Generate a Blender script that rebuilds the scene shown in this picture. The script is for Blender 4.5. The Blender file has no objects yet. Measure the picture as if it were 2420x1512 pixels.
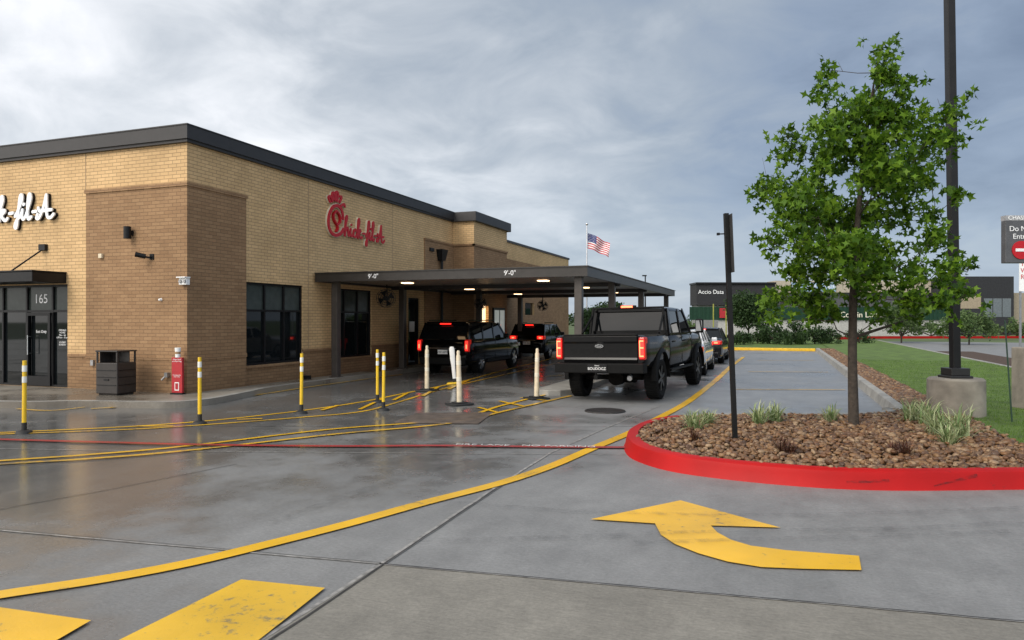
import bpy, bmesh, math, random
import numpy as np
from mathutils import Vector, Matrix, Euler
random.seed(7); rng=np.random.default_rng(7)
R=math.radians
TH=R(20.27); CT,ST=math.cos(TH),math.sin(TH); H=1.65; FP=1700.0
def G(px,py,z=0.0):
    """image pixel -> ground coordinates, projected from the camera onto the plane at z"""
    d=FP*(H-z)/(py-757.0); l=(px-1210)/FP*d
    return (l*CT-d*ST, l*ST+d*CT)
def LD(l,d): return (l*CT-d*ST, l*ST+d*CT)
scene=bpy.context.scene; COL=scene.collection
# ------------------------------------------------------------------ materials
def nt(name):
    m=bpy.data.materials.new(name); m.use_nodes=True
    n=m.node_tree; b=n.nodes['Principled BSDF']; return m,n,b
def mat(name,c,rough=.5,metal=0,var=.15,scale=6,bump=0,bscale=None,emit=None,es=0,spec=None,coat=0,rvar=0):
    m,n,b=nt(name); N=n.nodes; L=n.links
    b.inputs['Roughness'].default_value=rough; b.inputs['Metallic'].default_value=metal
    if spec is not None: b.inputs['Specular IOR Level'].default_value=spec
    if coat: b.inputs['Coat Weight'].default_value=coat; b.inputs['Coat Roughness'].default_value=.03
    tc=N.new('ShaderNodeTexCoord'); nz=N.new('ShaderNodeTexNoise'); nz.inputs['Scale'].default_value=scale; nz.inputs['Detail'].default_value=6
    L.new(tc.outputs['Object'],nz.inputs['Vector'])
    mr=N.new('ShaderNodeMapRange'); mr.inputs['From Min'].default_value=.3; mr.inputs['From Max'].default_value=.7
    mr.inputs['To Min'].default_value=1-var; mr.inputs['To Max'].default_value=1+var
    L.new(nz.outputs['Fac'],mr.inputs['Value'])
    mx=N.new('ShaderNodeVectorMath'); mx.operation='SCALE'; mx.inputs[0].default_value=c[:3]
    L.new(mr.outputs[0],mx.inputs['Scale']); L.new(mx.outputs[0],b.inputs['Base Color'])
    if bump:
        n2=N.new('ShaderNodeTexNoise'); n2.inputs['Scale'].default_value=bscale or scale*4; n2.inputs['Detail'].default_value=5
        L.new(tc.outputs['Object'],n2.inputs['Vector'])
        bp=N.new('ShaderNodeBump'); bp.inputs['Strength'].default_value=bump; bp.inputs['Distance'].default_value=.02
        L.new(n2.outputs['Fac'],bp.inputs['Height']); L.new(bp.outputs[0],b.inputs['Normal'])
    if emit: b.inputs['Emission Color'].default_value=(*emit,1); b.inputs['Emission Strength'].default_value=es
    return m
def brick(name,c1,c2,mort,bw=.225,rh=.076):
    m,n,b=nt(name); N=n.nodes; L=n.links
    tc=N.new('ShaderNodeTexCoord'); sp=N.new('ShaderNodeSeparateXYZ'); L.new(tc.outputs['Object'],sp.inputs[0])
    ad=N.new('ShaderNodeMath'); ad.operation='ADD'; L.new(sp.outputs[0],ad.inputs[0]); L.new(sp.outputs[1],ad.inputs[1])
    cb=N.new('ShaderNodeCombineXYZ'); L.new(ad.outputs[0],cb.inputs[0]); L.new(sp.outputs[2],cb.inputs[1])
    br=N.new('ShaderNodeTexBrick'); br.inputs['Scale'].default_value=1; br.inputs['Brick Width'].default_value=bw; br.inputs['Row Height'].default_value=rh
    br.inputs['Mortar Size'].default_value=.006; br.inputs['Mortar Smooth'].default_value=.15; br.inputs['Bias'].default_value=0
    br.inputs['Color1'].default_value=(*c1,1); br.inputs['Color2'].default_value=(*c2,1); br.inputs['Mortar'].default_value=(*mort,1)
    L.new(cb.outputs[0],br.inputs['Vector'])
    nz=N.new('ShaderNodeTexNoise'); nz.inputs['Scale'].default_value=.9; nz.inputs['Detail'].default_value=8; nz.inputs['Roughness'].default_value=.65; L.new(tc.outputs['Object'],nz.inputs['Vector'])
    mr=N.new('ShaderNodeMapRange'); mr.inputs['From Min'].default_value=.3; mr.inputs['From Max'].default_value=.7; mr.inputs['To Min'].default_value=.86; mr.inputs['To Max'].default_value=1.12
    L.new(nz.outputs['Fac'],mr.inputs['Value'])
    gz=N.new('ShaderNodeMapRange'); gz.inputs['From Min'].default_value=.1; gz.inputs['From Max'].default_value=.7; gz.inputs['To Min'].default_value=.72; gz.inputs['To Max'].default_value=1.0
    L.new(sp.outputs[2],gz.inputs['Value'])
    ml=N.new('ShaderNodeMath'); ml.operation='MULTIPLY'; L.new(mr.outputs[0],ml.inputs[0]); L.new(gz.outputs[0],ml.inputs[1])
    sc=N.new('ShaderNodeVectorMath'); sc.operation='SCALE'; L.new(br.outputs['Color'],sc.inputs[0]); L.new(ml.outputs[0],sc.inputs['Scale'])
    L.new(sc.outputs[0],b.inputs['Base Color']); b.inputs['Roughness'].default_value=.8; b.inputs['Specular IOR Level'].default_value=.25
    bp=N.new('ShaderNodeBump'); bp.inputs['Strength'].default_value=.4; bp.inputs['Distance'].default_value=.01; bp.invert=True
    L.new(br.outputs['Fac'],bp.inputs['Height']); L.new(bp.outputs[0],b.inputs['Normal'])
    return m
def concrete(name,dry,wet,wetbias=.0,rdry=.5,rwet=.07,xgrad=True):
    m,n,b=nt(name); N=n.nodes; L=n.links
    tc=N.new('ShaderNodeTexCoord')
    def noise(s,d=6,r=.55,mp=None):
        z=N.new('ShaderNodeTexNoise'); z.inputs['Scale'].default_value=s; z.inputs['Detail'].default_value=d; z.inputs['Roughness'].default_value=r
        if mp:
            q=N.new('ShaderNodeMapping'); q.inputs['Scale'].default_value=mp; q.inputs['Rotation'].default_value=(0,0,.12); L.new(tc.outputs['Object'],q.inputs[0]); L.new(q.outputs[0],z.inputs['Vector'])
        else: L.new(tc.outputs['Object'],z.inputs['Vector'])
        return z
    big=noise(.33,4); mid=noise(1.7,8,.65); fine=noise(45,6,.7); spk=noise(120,3,.6,(.12,1,1)); stain=noise(3.2,9,.7,(1,.35,1))
    sp=N.new('ShaderNodeSeparateXYZ'); L.new(tc.outputs['Object'],sp.inputs[0])
    g=N.new('ShaderNodeMapRange'); g.inputs['From Min'].default_value=-8; g.inputs['From Max'].default_value=2.5
    g.inputs['To Min'].default_value=.26 if xgrad else 0; g.inputs['To Max'].default_value=-.16 if xgrad else 0
    L.new(sp.outputs[0],g.inputs['Value'])
    a=N.new('ShaderNodeMath'); a.operation='ADD'; L.new(big.outputs['Fac'],a.inputs[0]); L.new(g.outputs[0],a.inputs[1])
    a2=N.new('ShaderNodeMath'); a2.operation='MULTIPLY_ADD'; a2.inputs[1].default_value=.5; L.new(mid.outputs['Fac'],a2.inputs[0]); L.new(a.outputs[0],a2.inputs[2])
    w=N.new('ShaderNodeMapRange'); w.interpolation_type='SMOOTHSTEP'; w.inputs['From Min'].default_value=.70-wetbias; w.inputs['From Max'].default_value=1.0-wetbias
    L.new(a2.outputs[0],w.inputs['Value'])
    mc=N.new('ShaderNodeMix'); mc.data_type='RGBA'; L.new(w.outputs[0],mc.inputs['Factor'])
    mc.inputs[6].default_value=(*dry,1); mc.inputs[7].default_value=(*wet,1)
    prod=None
    for nn,lo,hi in ((mid,.84,1.14),(fine,.82,1.16),(spk,.84,1.14),(stain,.86,1.10)):
        v=N.new('ShaderNodeMapRange'); v.inputs['From Min'].default_value=.3; v.inputs['From Max'].default_value=.7; v.inputs['To Min'].default_value=lo; v.inputs['To Max'].default_value=hi
        L.new(nn.outputs['Fac'],v.inputs['Value'])
        if prod is None: prod=v.outputs[0]
        else:
            q=N.new('ShaderNodeMath'); q.operation='MULTIPLY'; L.new(prod,q.inputs[0]); L.new(v.outputs[0],q.inputs[1]); prod=q.outputs[0]
    sc=N.new('ShaderNodeVectorMath'); sc.operation='SCALE'; L.new(mc.outputs[2],sc.inputs[0]); L.new(prod,sc.inputs['Scale']); L.new(sc.outputs[0],b.inputs['Base Color'])
    r=N.new('ShaderNodeMapRange'); r.inputs['To Min'].default_value=rdry; r.inputs['To Max'].default_value=rwet; L.new(w.outputs[0],r.inputs['Value'])
    ra=N.new('ShaderNodeMath'); ra.operation='MULTIPLY_ADD'; ra.inputs[1].default_value=.18; L.new(stain.outputs['Fac'],ra.inputs[0]); L.new(r.outputs[0],ra.inputs[2]); L.new(ra.outputs[0],b.inputs['Roughness'])
    bs=N.new('ShaderNodeMapRange'); bs.inputs['To Min'].default_value=.4; bs.inputs['To Max'].default_value=.07; L.new(w.outputs[0],bs.inputs['Value'])
    hh=N.new('ShaderNodeMath'); hh.operation='ADD'; L.new(fine.outputs['Fac'],hh.inputs[0]); L.new(spk.outputs['Fac'],hh.inputs[1])
    bp=N.new('ShaderNodeBump'); bp.inputs['Distance'].default_value=.006; L.new(bs.outputs[0],bp.inputs['Strength']); L.new(hh.outputs[0],bp.inputs['Height']); L.new(bp.outputs[0],b.inputs['Normal'])
    return m
def paint(name,c,under,wear=.42,rough=.3,sc1=14,spec=.5):
    m,n,b=nt(name); N=n.nodes; L=n.links
    tc=N.new('ShaderNodeTexCoord'); z=N.new('ShaderNodeTexNoise'); z.inputs['Scale'].default_value=sc1; z.inputs['Detail'].default_value=9; z.inputs['Roughness'].default_value=.75
    L.new(tc.outputs['Object'],z.inputs['Vector'])
    z2=N.new('ShaderNodeTexNoise'); z2.inputs['Scale'].default_value=1.3; z2.inputs['Detail'].default_value=4; L.new(tc.outputs['Object'],z2.inputs['Vector'])
    ad=N.new('ShaderNodeMath'); ad.operation='MULTIPLY_ADD'; ad.inputs[1].default_value=.5; L.new(z2.outputs['Fac'],ad.inputs[0]); L.new(z.outputs['Fac'],ad.inputs[2])
    mr=N.new('ShaderNodeMapRange'); mr.inputs['From Min'].default_value=wear+.14; mr.inputs['From Max'].default_value=wear+.26; L.new(ad.outputs[0],mr.inputs['Value'])
    mx=N.new('ShaderNodeMix'); mx.data_type='RGBA'; mx.inputs[6].default_value=(*under,1); mx.inputs[7].default_value=(*c,1); L.new(mr.outputs[0],mx.inputs['Factor'])
    v=N.new('ShaderNodeMapRange'); v.inputs['From Min'].default_value=.3; v.inputs['From Max'].default_value=.7; v.inputs['To Min'].default_value=.82; v.inputs['To Max'].default_value=1.14; L.new(z2.outputs['Fac'],v.inputs['Value'])
    sc=N.new('ShaderNodeVectorMath'); sc.operation='SCALE'; L.new(mx.outputs[2],sc.inputs[0]); L.new(v.outputs[0],sc.inputs['Scale']); L.new(sc.outputs[0],b.inputs['Base Color'])
    b.inputs['Roughness'].default_value=rough; b.inputs['Specular IOR Level'].default_value=spec
    bp=N.new('ShaderNodeBump'); bp.inputs['Strength'].default_value=.25; bp.inputs['Distance'].default_value=.01; L.new(z.outputs['Fac'],bp.inputs['Height']); L.new(bp.outputs[0],b.inputs['Normal'])
    return m
def stainmat(name,c,alpha,scale=(1,1,1),ns=6):
    m,n,b=nt(name); N=n.nodes; L=n.links
    tc=N.new('ShaderNodeTexCoord'); mp=N.new('ShaderNodeMapping'); mp.inputs['Scale'].default_value=scale; L.new(tc.outputs['Object'],mp.inputs[0])
    z=N.new('ShaderNodeTexNoise'); z.inputs['Scale'].default_value=ns; z.inputs['Detail'].default_value=8; z.inputs['Roughness'].default_value=.7; L.new(mp.outputs[0],z.inputs['Vector'])
    v=N.new('ShaderNodeMapRange'); v.inputs['From Min'].default_value=.42; v.inputs['From Max'].default_value=.68; v.inputs['To Min'].default_value=0; v.inputs['To Max'].default_value=alpha; L.new(z.outputs['Fac'],v.inputs['Value'])
    L.new(v.outputs[0],b.inputs['Alpha']); b.inputs['Base Color'].default_value=(*c,1); b.inputs['Roughness'].default_value=.5; return m
def island_mat(name,cols,rough=.6,trans=0,spec=.5):
    m,n,b=nt(name); N=n.nodes; L=n.links
    g=N.new('ShaderNodeNewGeometry'); cr=N.new('ShaderNodeValToRGB'); L.new(g.outputs['Random Per Island'],cr.inputs[0])
    e=cr.color_ramp.elements
    while len(e)<len(cols): e.new(.5)
    for i,c in enumerate(cols): e[i].position=i/(len(cols)-1); e[i].color=(*c,1)
    L.new(cr.outputs[0],b.inputs['Base Color']); b.inputs['Roughness'].default_value=rough; b.inputs['Specular IOR Level'].default_value=spec
    if trans:
        t=N.new('ShaderNodeBsdfTranslucent'); L.new(cr.outputs[0],t.inputs[0]); mx=N.new('ShaderNodeMixShader'); mx.inputs[0].default_value=trans
        L.new(b.outputs[0],mx.inputs[1]); L.new(t.outputs[0],mx.inputs[2]); L.new(mx.outputs[0],n.nodes['Material Output'].inputs[0])
    return m
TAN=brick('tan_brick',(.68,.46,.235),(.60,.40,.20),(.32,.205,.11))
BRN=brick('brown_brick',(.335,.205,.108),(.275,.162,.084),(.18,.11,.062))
FASC=mat('dark_bronze_metal',(.033,.031,.031),.5,.1,.1)
BLK=mat('black_frame',(.008,.008,.009),.4,spec=.25)
GLS=mat('dark_glass',(.007,.009,.010),.03,0,.3,2,spec=.33)
SHADE=mat('roller_shade',(.045,.055,.05),.2,spec=.25)
CONC=concrete('wet_concrete',(.21,.21,.207),(.125,.123,.118))
CONC2=concrete('old_tan_concrete',(.205,.192,.165),(.15,.14,.12),-.12,.6,.35,False)
CONC3=concrete('light_concrete',(.22,.225,.23),(.155,.16,.165),.0,.35,.14,False)
WALK=concrete('sidewalk_concrete',(.27,.245,.205),(.15,.13,.105),.1,.45,.12,False)
KERB=mat('kerb_concrete',(.28,.27,.245),.6,0,.25,3,.3)
YEL=paint('yellow_paint',(.76,.43,.010),(.17,.14,.09),.385)
YELW=paint('worn_yellow_paint',(.70,.40,.02),(.15,.13,.1),.47)
REDP=paint('red_paint',(.36,.03,.03),(.15,.1,.09),.42)
REDK=paint('red_kerb_paint',(.40,.007,.007),(.09,.02,.018),.33,.5,7,.2)
YK=mat('yellow_kerb_paint',(.75,.45,.02),.5)
WPT=paint('white_paint',(.6,.58,.56),(.2,.12,.1),.45)
JNT=mat('joint_dark',(.03,.028,.026),.5,0,.4,8); JNL=mat('joint_sealant',(.25,.24,.225),.5,0,.5,14)
WHT=mat('white_plastic',(.85,.85,.83),.4,0,.05); CRM=mat('cream_plastic',(.66,.56,.40),.5,0,.15,9)
WHE=mat('white_vinyl',(.9,.9,.9),.5,0,.03)
YPL=mat('yellow_plastic',(.78,.50,.02),.4,0,.1); RUB=mat('black_rubber',(.015,.015,.015),.6,0,.2,20,.3)
RED=mat('red_sign_face',(.50,.010,.018),.4,0,.05,spec=.3); REDD=mat('red_panel',(.40,.015,.022),.4)
GRYM=mat('grey_metal',(.30,.30,.30),.4,.6); CHR=mat('chrome',(.6,.6,.6),.15,1,.05)
LIT=mat('lit_lens',(1,.8,.5),.4,emit=(1,.66,.36),es=5); LITW=mat('lit_strip',(1,.8,.5),.4,emit=(1,.7,.4),es=2)
TAIL=mat('lit_tail_lamp',(.5,.01,.01),.3,emit=(1,.02,.012),es=3.2); TAILC=mat('bright_tail_core',(1,.3,.1),.3,emit=(1,.08,.035),es=6)
TAILD=mat('tail_lamp_lens',(.25,.008,.008),.15,emit=(1,.02,.01),es=.25)
CEIL=mat('canopy_soffit',(.33,.30,.265),.4,.2,.1)
LAWN=mat('lawn',(.085,.14,.022),.8,0,.35,2.2,.6,60); SOIL=mat('soil',(.06,.035,.022),.9,0,.3,8,.5)
FARG=mat('far_grass',(.07,.10,.03),.9,0,.3,.2)
LEAF=island_mat('leaf',[(.026,.065,.006),(.06,.135,.009),(.11,.215,.014),(.20,.33,.028)],.5,.42,.25)
HEDG=island_mat('hedge_leaf',[(.012,.03,.01),(.03,.06,.015),(.05,.095,.03)],.6,.2,.3)
LHED=island_mat('light_leaf',[(.05,.09,.03),(.10,.16,.05),(.14,.20,.08)],.6,.3,.3)
BLAD=island_mat('grass_blade',[(.06,.13,.012),(.10,.19,.02),(.15,.23,.035)],.6,.3,.3)
VARI=island_mat('striped_blade',[(.10,.19,.05),(.50,.52,.28),(.16,.26,.08),(.6,.6,.38)],.5,.25)
BURG=island_mat('burgundy_blade',[(.05,.02,.015),(.12,.045,.025),(.08,.05,.02)],.5,.15)
PEB=island_mat('river_pebble',[(.17,.078,.032),(.07,.038,.022),(.24,.135,.062),(.12,.06,.028),(.32,.215,.125),(.09,.052,.034),(.20,.10,.042)],.42,0,.35)
BARK=mat('bark',(.05,.038,.028),.85,0,.4,14,.8,40)
# ------------------------------------------------------------------ object helpers
def thing(name,label,cat,loc=(0,0,0),rz=0,group=None,rx=0,ry=0):
    e=bpy.data.objects.new(name,None); COL.objects.link(e); e.location=loc; e.rotation_euler=(rx,ry,rz); e.empty_display_size=.3
    e['label']=label; e['category']=cat
    if group: e['group']=group
    return e
def fin(name,me,mats,parent=None,world=False,smooth=False,bevel=0,loc=None):
    for mt in (mats if isinstance(mats,(list,tuple)) else [mats]): me.materials.append(mt)
    o=bpy.data.objects.new(name,me); COL.objects.link(o)
    if smooth:
        me.polygons.foreach_set('use_smooth',[True]*len(me.polygons)); me.set_sharp_from_angle(angle=R(38))
    if bevel:
        b=o.modifiers.new('b','BEVEL'); b.width=bevel; b.segments=2; b.limit_method='ANGLE'; b.angle_limit=R(40)
    if parent is not None:
        o.parent=parent
        if world:
            mw=Matrix.Translation(parent.location)@parent.rotation_euler.to_matrix().to_4x4()
            o.matrix_parent_inverse=mw.inverted()
    if loc: o.location=loc
    return o
class M:
    def __init__(s): s.v=[]; s.f=[]; s.mi=[]
    def add(s,vs,fs,mi=0,mx=None):
        b=len(s.v)
        for p in vs:
            s.v.append(tuple(mx@Vector(p)) if mx else tuple(p))
        for f in fs: s.f.append([i+b for i in f]); s.mi.append(mi)
        return s
    def hexa(s,bot,top,mi=0,mx=None):
        return s.add(list(bot)+list(top),[(3,2,1,0),(4,5,6,7),(0,1,5,4),(1,2,6,5),(2,3,7,6),(3,0,4,7)],mi,mx)
    def box(s,x0,x1,y0,y1,z0,z1,mi=0,mx=None):
        return s.hexa([(x0,y0,z0),(x1,y0,z0),(x1,y1,z0),(x0,y1,z0)],[(x0,y0,z1),(x1,y0,z1),(x1,y1,z1),(x0,y1,z1)],mi,mx)
    def quad(s,a,b,c,d,mi=0): return s.add([a,b,c,d],[(0,1,2,3)],mi)
    def tube(s,p0,p1,r0,r1=None,n=12,mi=0,cap=True):
        r1=r0 if r1 is None else r1; p0=Vector(p0); p1=Vector(p1); d=(p1-p0).normalized()
        u=d.orthogonal().normalized(); w=d.cross(u); vs=[]
        for p,r in((p0,r0),(p1,r1)):
            for i in range(n):
                a=2*math.pi*i/n; vs.append(p+u*(r*math.cos(a))+w*(r*math.sin(a)))
        fs=[(i,(i+1)%n,n+(i+1)%n,n+i) for i in range(n)]
        if cap: fs+= [tuple(range(n))[::-1],tuple(range(n,2*n))]
        return s.add(vs,fs,mi)
    def beam(s,p0,p1,w,t,side=(1,0,0),mi=0):
        p0=Vector(p0); p1=Vector(p1); d=(p1-p0).normalized(); u=Vector(side); u=(u-d*u.dot(d)).normalized(); v=d.cross(u)
        c=[(-1,-1),(1,-1),(1,1),(-1,1)]
        return s.hexa([p0+u*(a*w/2)+v*(b*t/2) for a,b in c],[p1+u*(a*w/2)+v*(b*t/2) for a,b in c],mi)
    def loft(s,rings,mi=0,closed=False):
        n=len(rings[0]); vs=[p for r in rings for p in r]; fs=[]; k=len(rings)
        for i in range(k if closed else k-1):
            for j in range(n): 
                a=i*n; b=((i+1)%k)*n; fs.append((a+j,a+(j+1)%n,b+(j+1)%n,b+j))
        if not closed: fs+=[tuple(range(n))[::-1],tuple((k-1)*n+j for j in range(n))]
        return s.add(vs,fs,mi)
    def lathe(s,prof,n=28,mi=0,c=(0,0,0),axis='x'):
        rings=[]
        for i in range(n):
            a=2*math.pi*i/n; ca,sa=math.cos(a),math.sin(a)
            if axis=='x': rings.append([(c[0]+h,c[1]+r*ca,c[2]+r*sa) for r,h in prof])
            else: rings.append([(c[0]+r*ca,c[1]+r*sa,c[2]+h) for r,h in prof])
        k=len(prof); vs=[p for r in rings for p in r]; fs=[]
        for i in range(n):
            for j in range(k-1):
                a=i*k; b=((i+1)%n)*k; fs.append((a+j,b+j,b+j+1,a+j+1))
        return s.add(vs,fs,mi)
    def prism(s,poly,z0,z1,mi=0,mt=None):
        n=len(poly); vs=[(x,y,z0) for x,y in poly]+[(x,y,z1) for x,y in poly]
        b=len(s.v); s.v+=vs
        for i in range(n): s.f.append([b+i,b+(i+1)%n,b+n+(i+1)%n,b+n+i]); s.mi.append(mi)
        s.f.append([b+n+i for i in range(n)]); s.mi.append(mi if mt is None else mt)
        return s
    def mesh(s,name='m'):
        me=bpy.data.meshes.new(name); me.from_pydata([tuple(p) for p in s.v],[],s.f); me.polygons.foreach_set('material_index',s.mi)
        bm=bmesh.new(); bm.from_mesh(me); bmesh.ops.recalc_face_normals(bm,faces=bm.faces); bm.to_mesh(me); bm.free(); me.update(); return me
    def obj(s,name,mats,parent=None,**k): return fin(name,s.mesh(name),mats,parent,**k)
def sheet(name,poly,z,mt,parent=None):
    me=bpy.data.meshes.new(name); bm=bmesh.new(); vs=[bm.verts.new((x,y,z)) for x,y in poly]; f=bm.faces.new(vs)
    bm.normal_update()
    if f.normal.z<0: f.normal_flip()
    bmesh.ops.triangulate(bm,faces=[f]); bm.to_mesh(me); bm.free()
    o=fin(name,me,mt,parent); 
    if parent is None: o['kind']='structure'
    return o
def smooth_path(p,n=8):
    out=[]; p=[Vector((*a,0)) if len(a)==2 else Vector(a) for a in p]
    for i in range(len(p)-1):
        a=p[max(i-1,0)]; b=p[i]; c=p[i+1]; d=p[min(i+2,len(p)-1)]
        for k in range(n):
            t=k/n; out.append(.5*((2*b)+(c-a)*t+(2*a-5*b+4*c-d)*t*t+(3*b-a-3*c+d)*t**3))
    out.append(p[-1]); return out
def ribbon(name,pts,w,z,mt,n=8,smooth=True,taper=None):
    p=smooth_path(pts,n) if smooth else [Vector((*a,0)) for a in pts]
    m=M(); 
    vs=[]
    for i,q in enumerate(p):
        t=(p[min(i+1,len(p)-1)]-p[max(i-1,0)]).normalized(); nn=Vector((-t.y,t.x,0)); vs+= [q+nn*w/2+Vector((0,0,z)), q-nn*w/2+Vector((0,0,z))]
    m.add(vs,[(2*i,2*i+1,2*i+3,2*i+2) for i in range(len(p)-1)])
    o=m.obj(name,mt); 
    for f in o.data.polygons:
        if f.normal.z<0: f.flip()
    o['kind']='structure'; return o
def sweep(name,path,sec,mt,kind=True,parent=None):
    rings=[]
    for i,q in enumerate(path):
        t=(path[min(i+1,len(path)-1)]-path[max(i-1,0)]).normalized(); nn=Vector((t.y,-t.x,0))
        rings.append([(q.x+nn.x*o,q.y+nn.y*o,z) for o,z in sec])
    o=M().loft(rings).obj(name,mt,parent,smooth=True)
    if kind: o['kind']='structure'
    return o
def text(name,body,size,loc,rot,mt,parent=None,ext=.004,align='CENTER',sx=1,world=True):
    c=bpy.data.curves.new('t','FONT'); c.body=body; c.size=size; c.extrude=ext; c.align_x=align; c.align_y='CENTER'
    o=bpy.data.objects.new('tmp',c); COL.objects.link(o); dg=bpy.context.evaluated_depsgraph_get()
    me=bpy.data.meshes.new_from_object(o.evaluated_get(dg)); bpy.data.objects.remove(o)
    me.transform(Matrix.Translation(loc)@Euler(rot).to_matrix().to_4x4()@Matrix.Diagonal((sx,1,1,1)))
    me.materials.clear()
    return fin(name,me,mt,parent,world=world)
def scat(name,tv,tf,pos,rot,scl,mt,parent=None,smooth=False,kind=None,world=False):
    tv=np.array(tv,float); n=len(pos); k=len(tv); scl=np.asarray(scl,float)
    if scl.ndim==1: scl=np.repeat(scl[:,None],3,1)
    V=np.einsum('nij,nkj->nki',rot,tv[None]*scl[:,None,:])+np.asarray(pos)[:,None,:]
    fl=len(tf[0]); F=np.array(tf); A=(F[None]+(np.arange(n)*k)[:,None,None]).reshape(-1)
    me=bpy.data.meshes.new(name); me.vertices.add(n*k); me.vertices.foreach_set('co',V.reshape(-1).astype(np.float32))
    nf=n*len(tf); me.loops.add(nf*fl); me.loops.foreach_set('vertex_index',A.astype(np.int32)); me.polygons.add(nf)
    me.polygons.foreach_set('loop_start',np.arange(nf,dtype=np.int32)*fl)
    try: me.polygons.foreach_set('loop_total',np.full(nf,fl,dtype=np.int32))
    except Exception: pass
    me.update(calc_edges=True)
    if smooth: me.polygons.foreach_set('use_smooth',np.ones(nf,dtype=bool))
    me.materials.append(mt); o=bpy.data.objects.new(name,me); COL.objects.link(o)
    if parent is not None:
        o.parent=parent
        if world: o.matrix_parent_inverse=(Matrix.Translation(parent.location)@parent.rotation_euler.to_matrix().to_4x4()).inverted()
    if kind: o['kind']=kind
    return o
def rrot(n):
    q=rng.normal(size=(n,4)); q/=np.linalg.norm(q,axis=1)[:,None]; w,x,y,z=q.T
    return np.stack([np.stack([1-2*(y*y+z*z),2*(x*y-w*z),2*(x*z+w*y)],1),np.stack([2*(x*y+w*z),1-2*(x*x+z*z),2*(y*z-w*x)],1),np.stack([2*(x*z-w*y),2*(y*z+w*x),1-2*(x*x+y*y)],1)],1)
def zrot(n,tilt=0.0):
    a=rng.uniform(0,2*math.pi,n); t=rng.normal(0,1,n)*tilt
    Z=np.zeros(n); O=np.ones(n); rz=np.stack([np.stack([np.cos(a),-np.sin(a),Z],1),np.stack([np.sin(a),np.cos(a),Z],1),np.stack([Z,Z,O],1)],1)
    rx=np.stack([np.stack([O,Z,Z],1),np.stack([Z,np.cos(t),-np.sin(t)],1),np.stack([Z,np.sin(t),np.cos(t)],1)],1)
    return rz@rx
LEAFV=[(0,0,0),(.30,-.14,.02),(.55,-.48,.06),(.60,-.16,.0),(1.0,0,-.08),(.60,.16,0),(.55,.48,.06),(.30,.14,.02)]
LEAFT=[(0,1,7),(1,2,3),(1,3,7),(3,5,7),(3,4,5),(7,5,6)]
QL=[(0,0,0),(.5,-.3,.05),(1,0,0),(.5,.3,.05)]; QF=[(0,1,2,3)]
def copy_thing(root,loc,rz=None):
    def cp(o,par):
        c=o.copy(); COL.objects.link(c)
        if par is not None: c.parent=par
        for ch in [x for x in list(o.children)]: cp(ch,c)
        return c
    c=cp(root,None); c.location=loc
    return c
# ------------------------------------------------------------------ world
w=bpy.data.worlds.new('World'); scene.world=w; w.use_nodes=True; N=w.node_tree.nodes; L=w.node_tree.links; N.clear()
out=N.new('ShaderNodeOutputWorld'); bg=N.new('ShaderNodeBackground'); L.new(bg.outputs[0],out.inputs[0])
tc=N.new('ShaderNodeTexCoord'); sp=N.new('ShaderNodeSeparateXYZ'); L.new(tc.outputs['Generated'],sp.inputs[0])
def mth(op,a,b=None,c=None):
    n=N.new('ShaderNodeMath'); n.operation=op
    for i,x in enumerate((a,b,c)):
        if x is None: continue
        if isinstance(x,(int,float)): n.inputs[i].default_value=x
        else: L.new(x,n.inputs[i])
    return n.outputs[0]
def mrg(v,a,b,c,d,sm=True):
    n=N.new('ShaderNodeMapRange'); n.interpolation_type='SMOOTHSTEP' if sm else 'LINEAR'
    for i,x in enumerate((a,b,c,d)): n.inputs[i+1].default_value=x
    L.new(v,n.inputs[0]); return n.outputs[0]
zc=mth('ADD',mth('MAXIMUM',sp.outputs[2],0.0),.26)
cb=N.new('ShaderNodeCombineXYZ'); L.new(mth('DIVIDE',sp.outputs[0],zc),cb.inputs[0]); L.new(mth('DIVIDE',sp.outputs[1],zc),cb.inputs[1])
def wn(s,d,r,dist,off):
    mp=N.new('ShaderNodeMapping'); mp.inputs['Location'].default_value=off; mp.inputs['Rotation'].default_value=(0,0,.5); mp.inputs['Scale'].default_value=(1,1.1,1); L.new(cb.outputs[0],mp.inputs[0])
    n=N.new('ShaderNodeTexNoise'); n.inputs['Scale'].default_value=s; n.inputs['Detail'].default_value=d; n.inputs['Roughness'].default_value=r; n.inputs['Distortion'].default_value=dist; L.new(mp.outputs[0],n.inputs['Vector']); return n.outputs['Fac']
n1=wn(1.1,5,.5,.25,(3.2,1.1,0)); n2=wn(2.9,10,.56,.45,(0.3,7.1,2))
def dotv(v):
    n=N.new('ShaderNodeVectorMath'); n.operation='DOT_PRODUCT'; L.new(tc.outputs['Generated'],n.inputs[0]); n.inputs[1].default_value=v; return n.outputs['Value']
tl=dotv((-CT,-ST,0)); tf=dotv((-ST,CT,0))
cl=mth('MULTIPLY_ADD',mth('SUBTRACT',n1,.5),1.25,mth('MULTIPLY',mth('SUBTRACT',n2,.5),1.35))
t=mth('ADD',mth('ADD',mth('MULTIPLY',tl,.62),.57),mth('MULTIPLY',cl,.60))
cr=N.new('ShaderNodeValToRGB'); L.new(t,cr.inputs[0]); e=cr.color_ramp.elements
cols=[(0,(.165,.215,.305)),(.25,(.265,.33,.435)),(.45,(.365,.42,.49)),(.62,(.50,.545,.60)),(.82,(.74,.77,.81)),(1,(.96,.97,1))]
while len(e)<len(cols): e.new(.5)
for i,(p,c) in enumerate(cols): e[i].position=p; e[i].color=(*c,1)
hz=mrg(sp.outputs[2],0,.24,.45,0)
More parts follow.
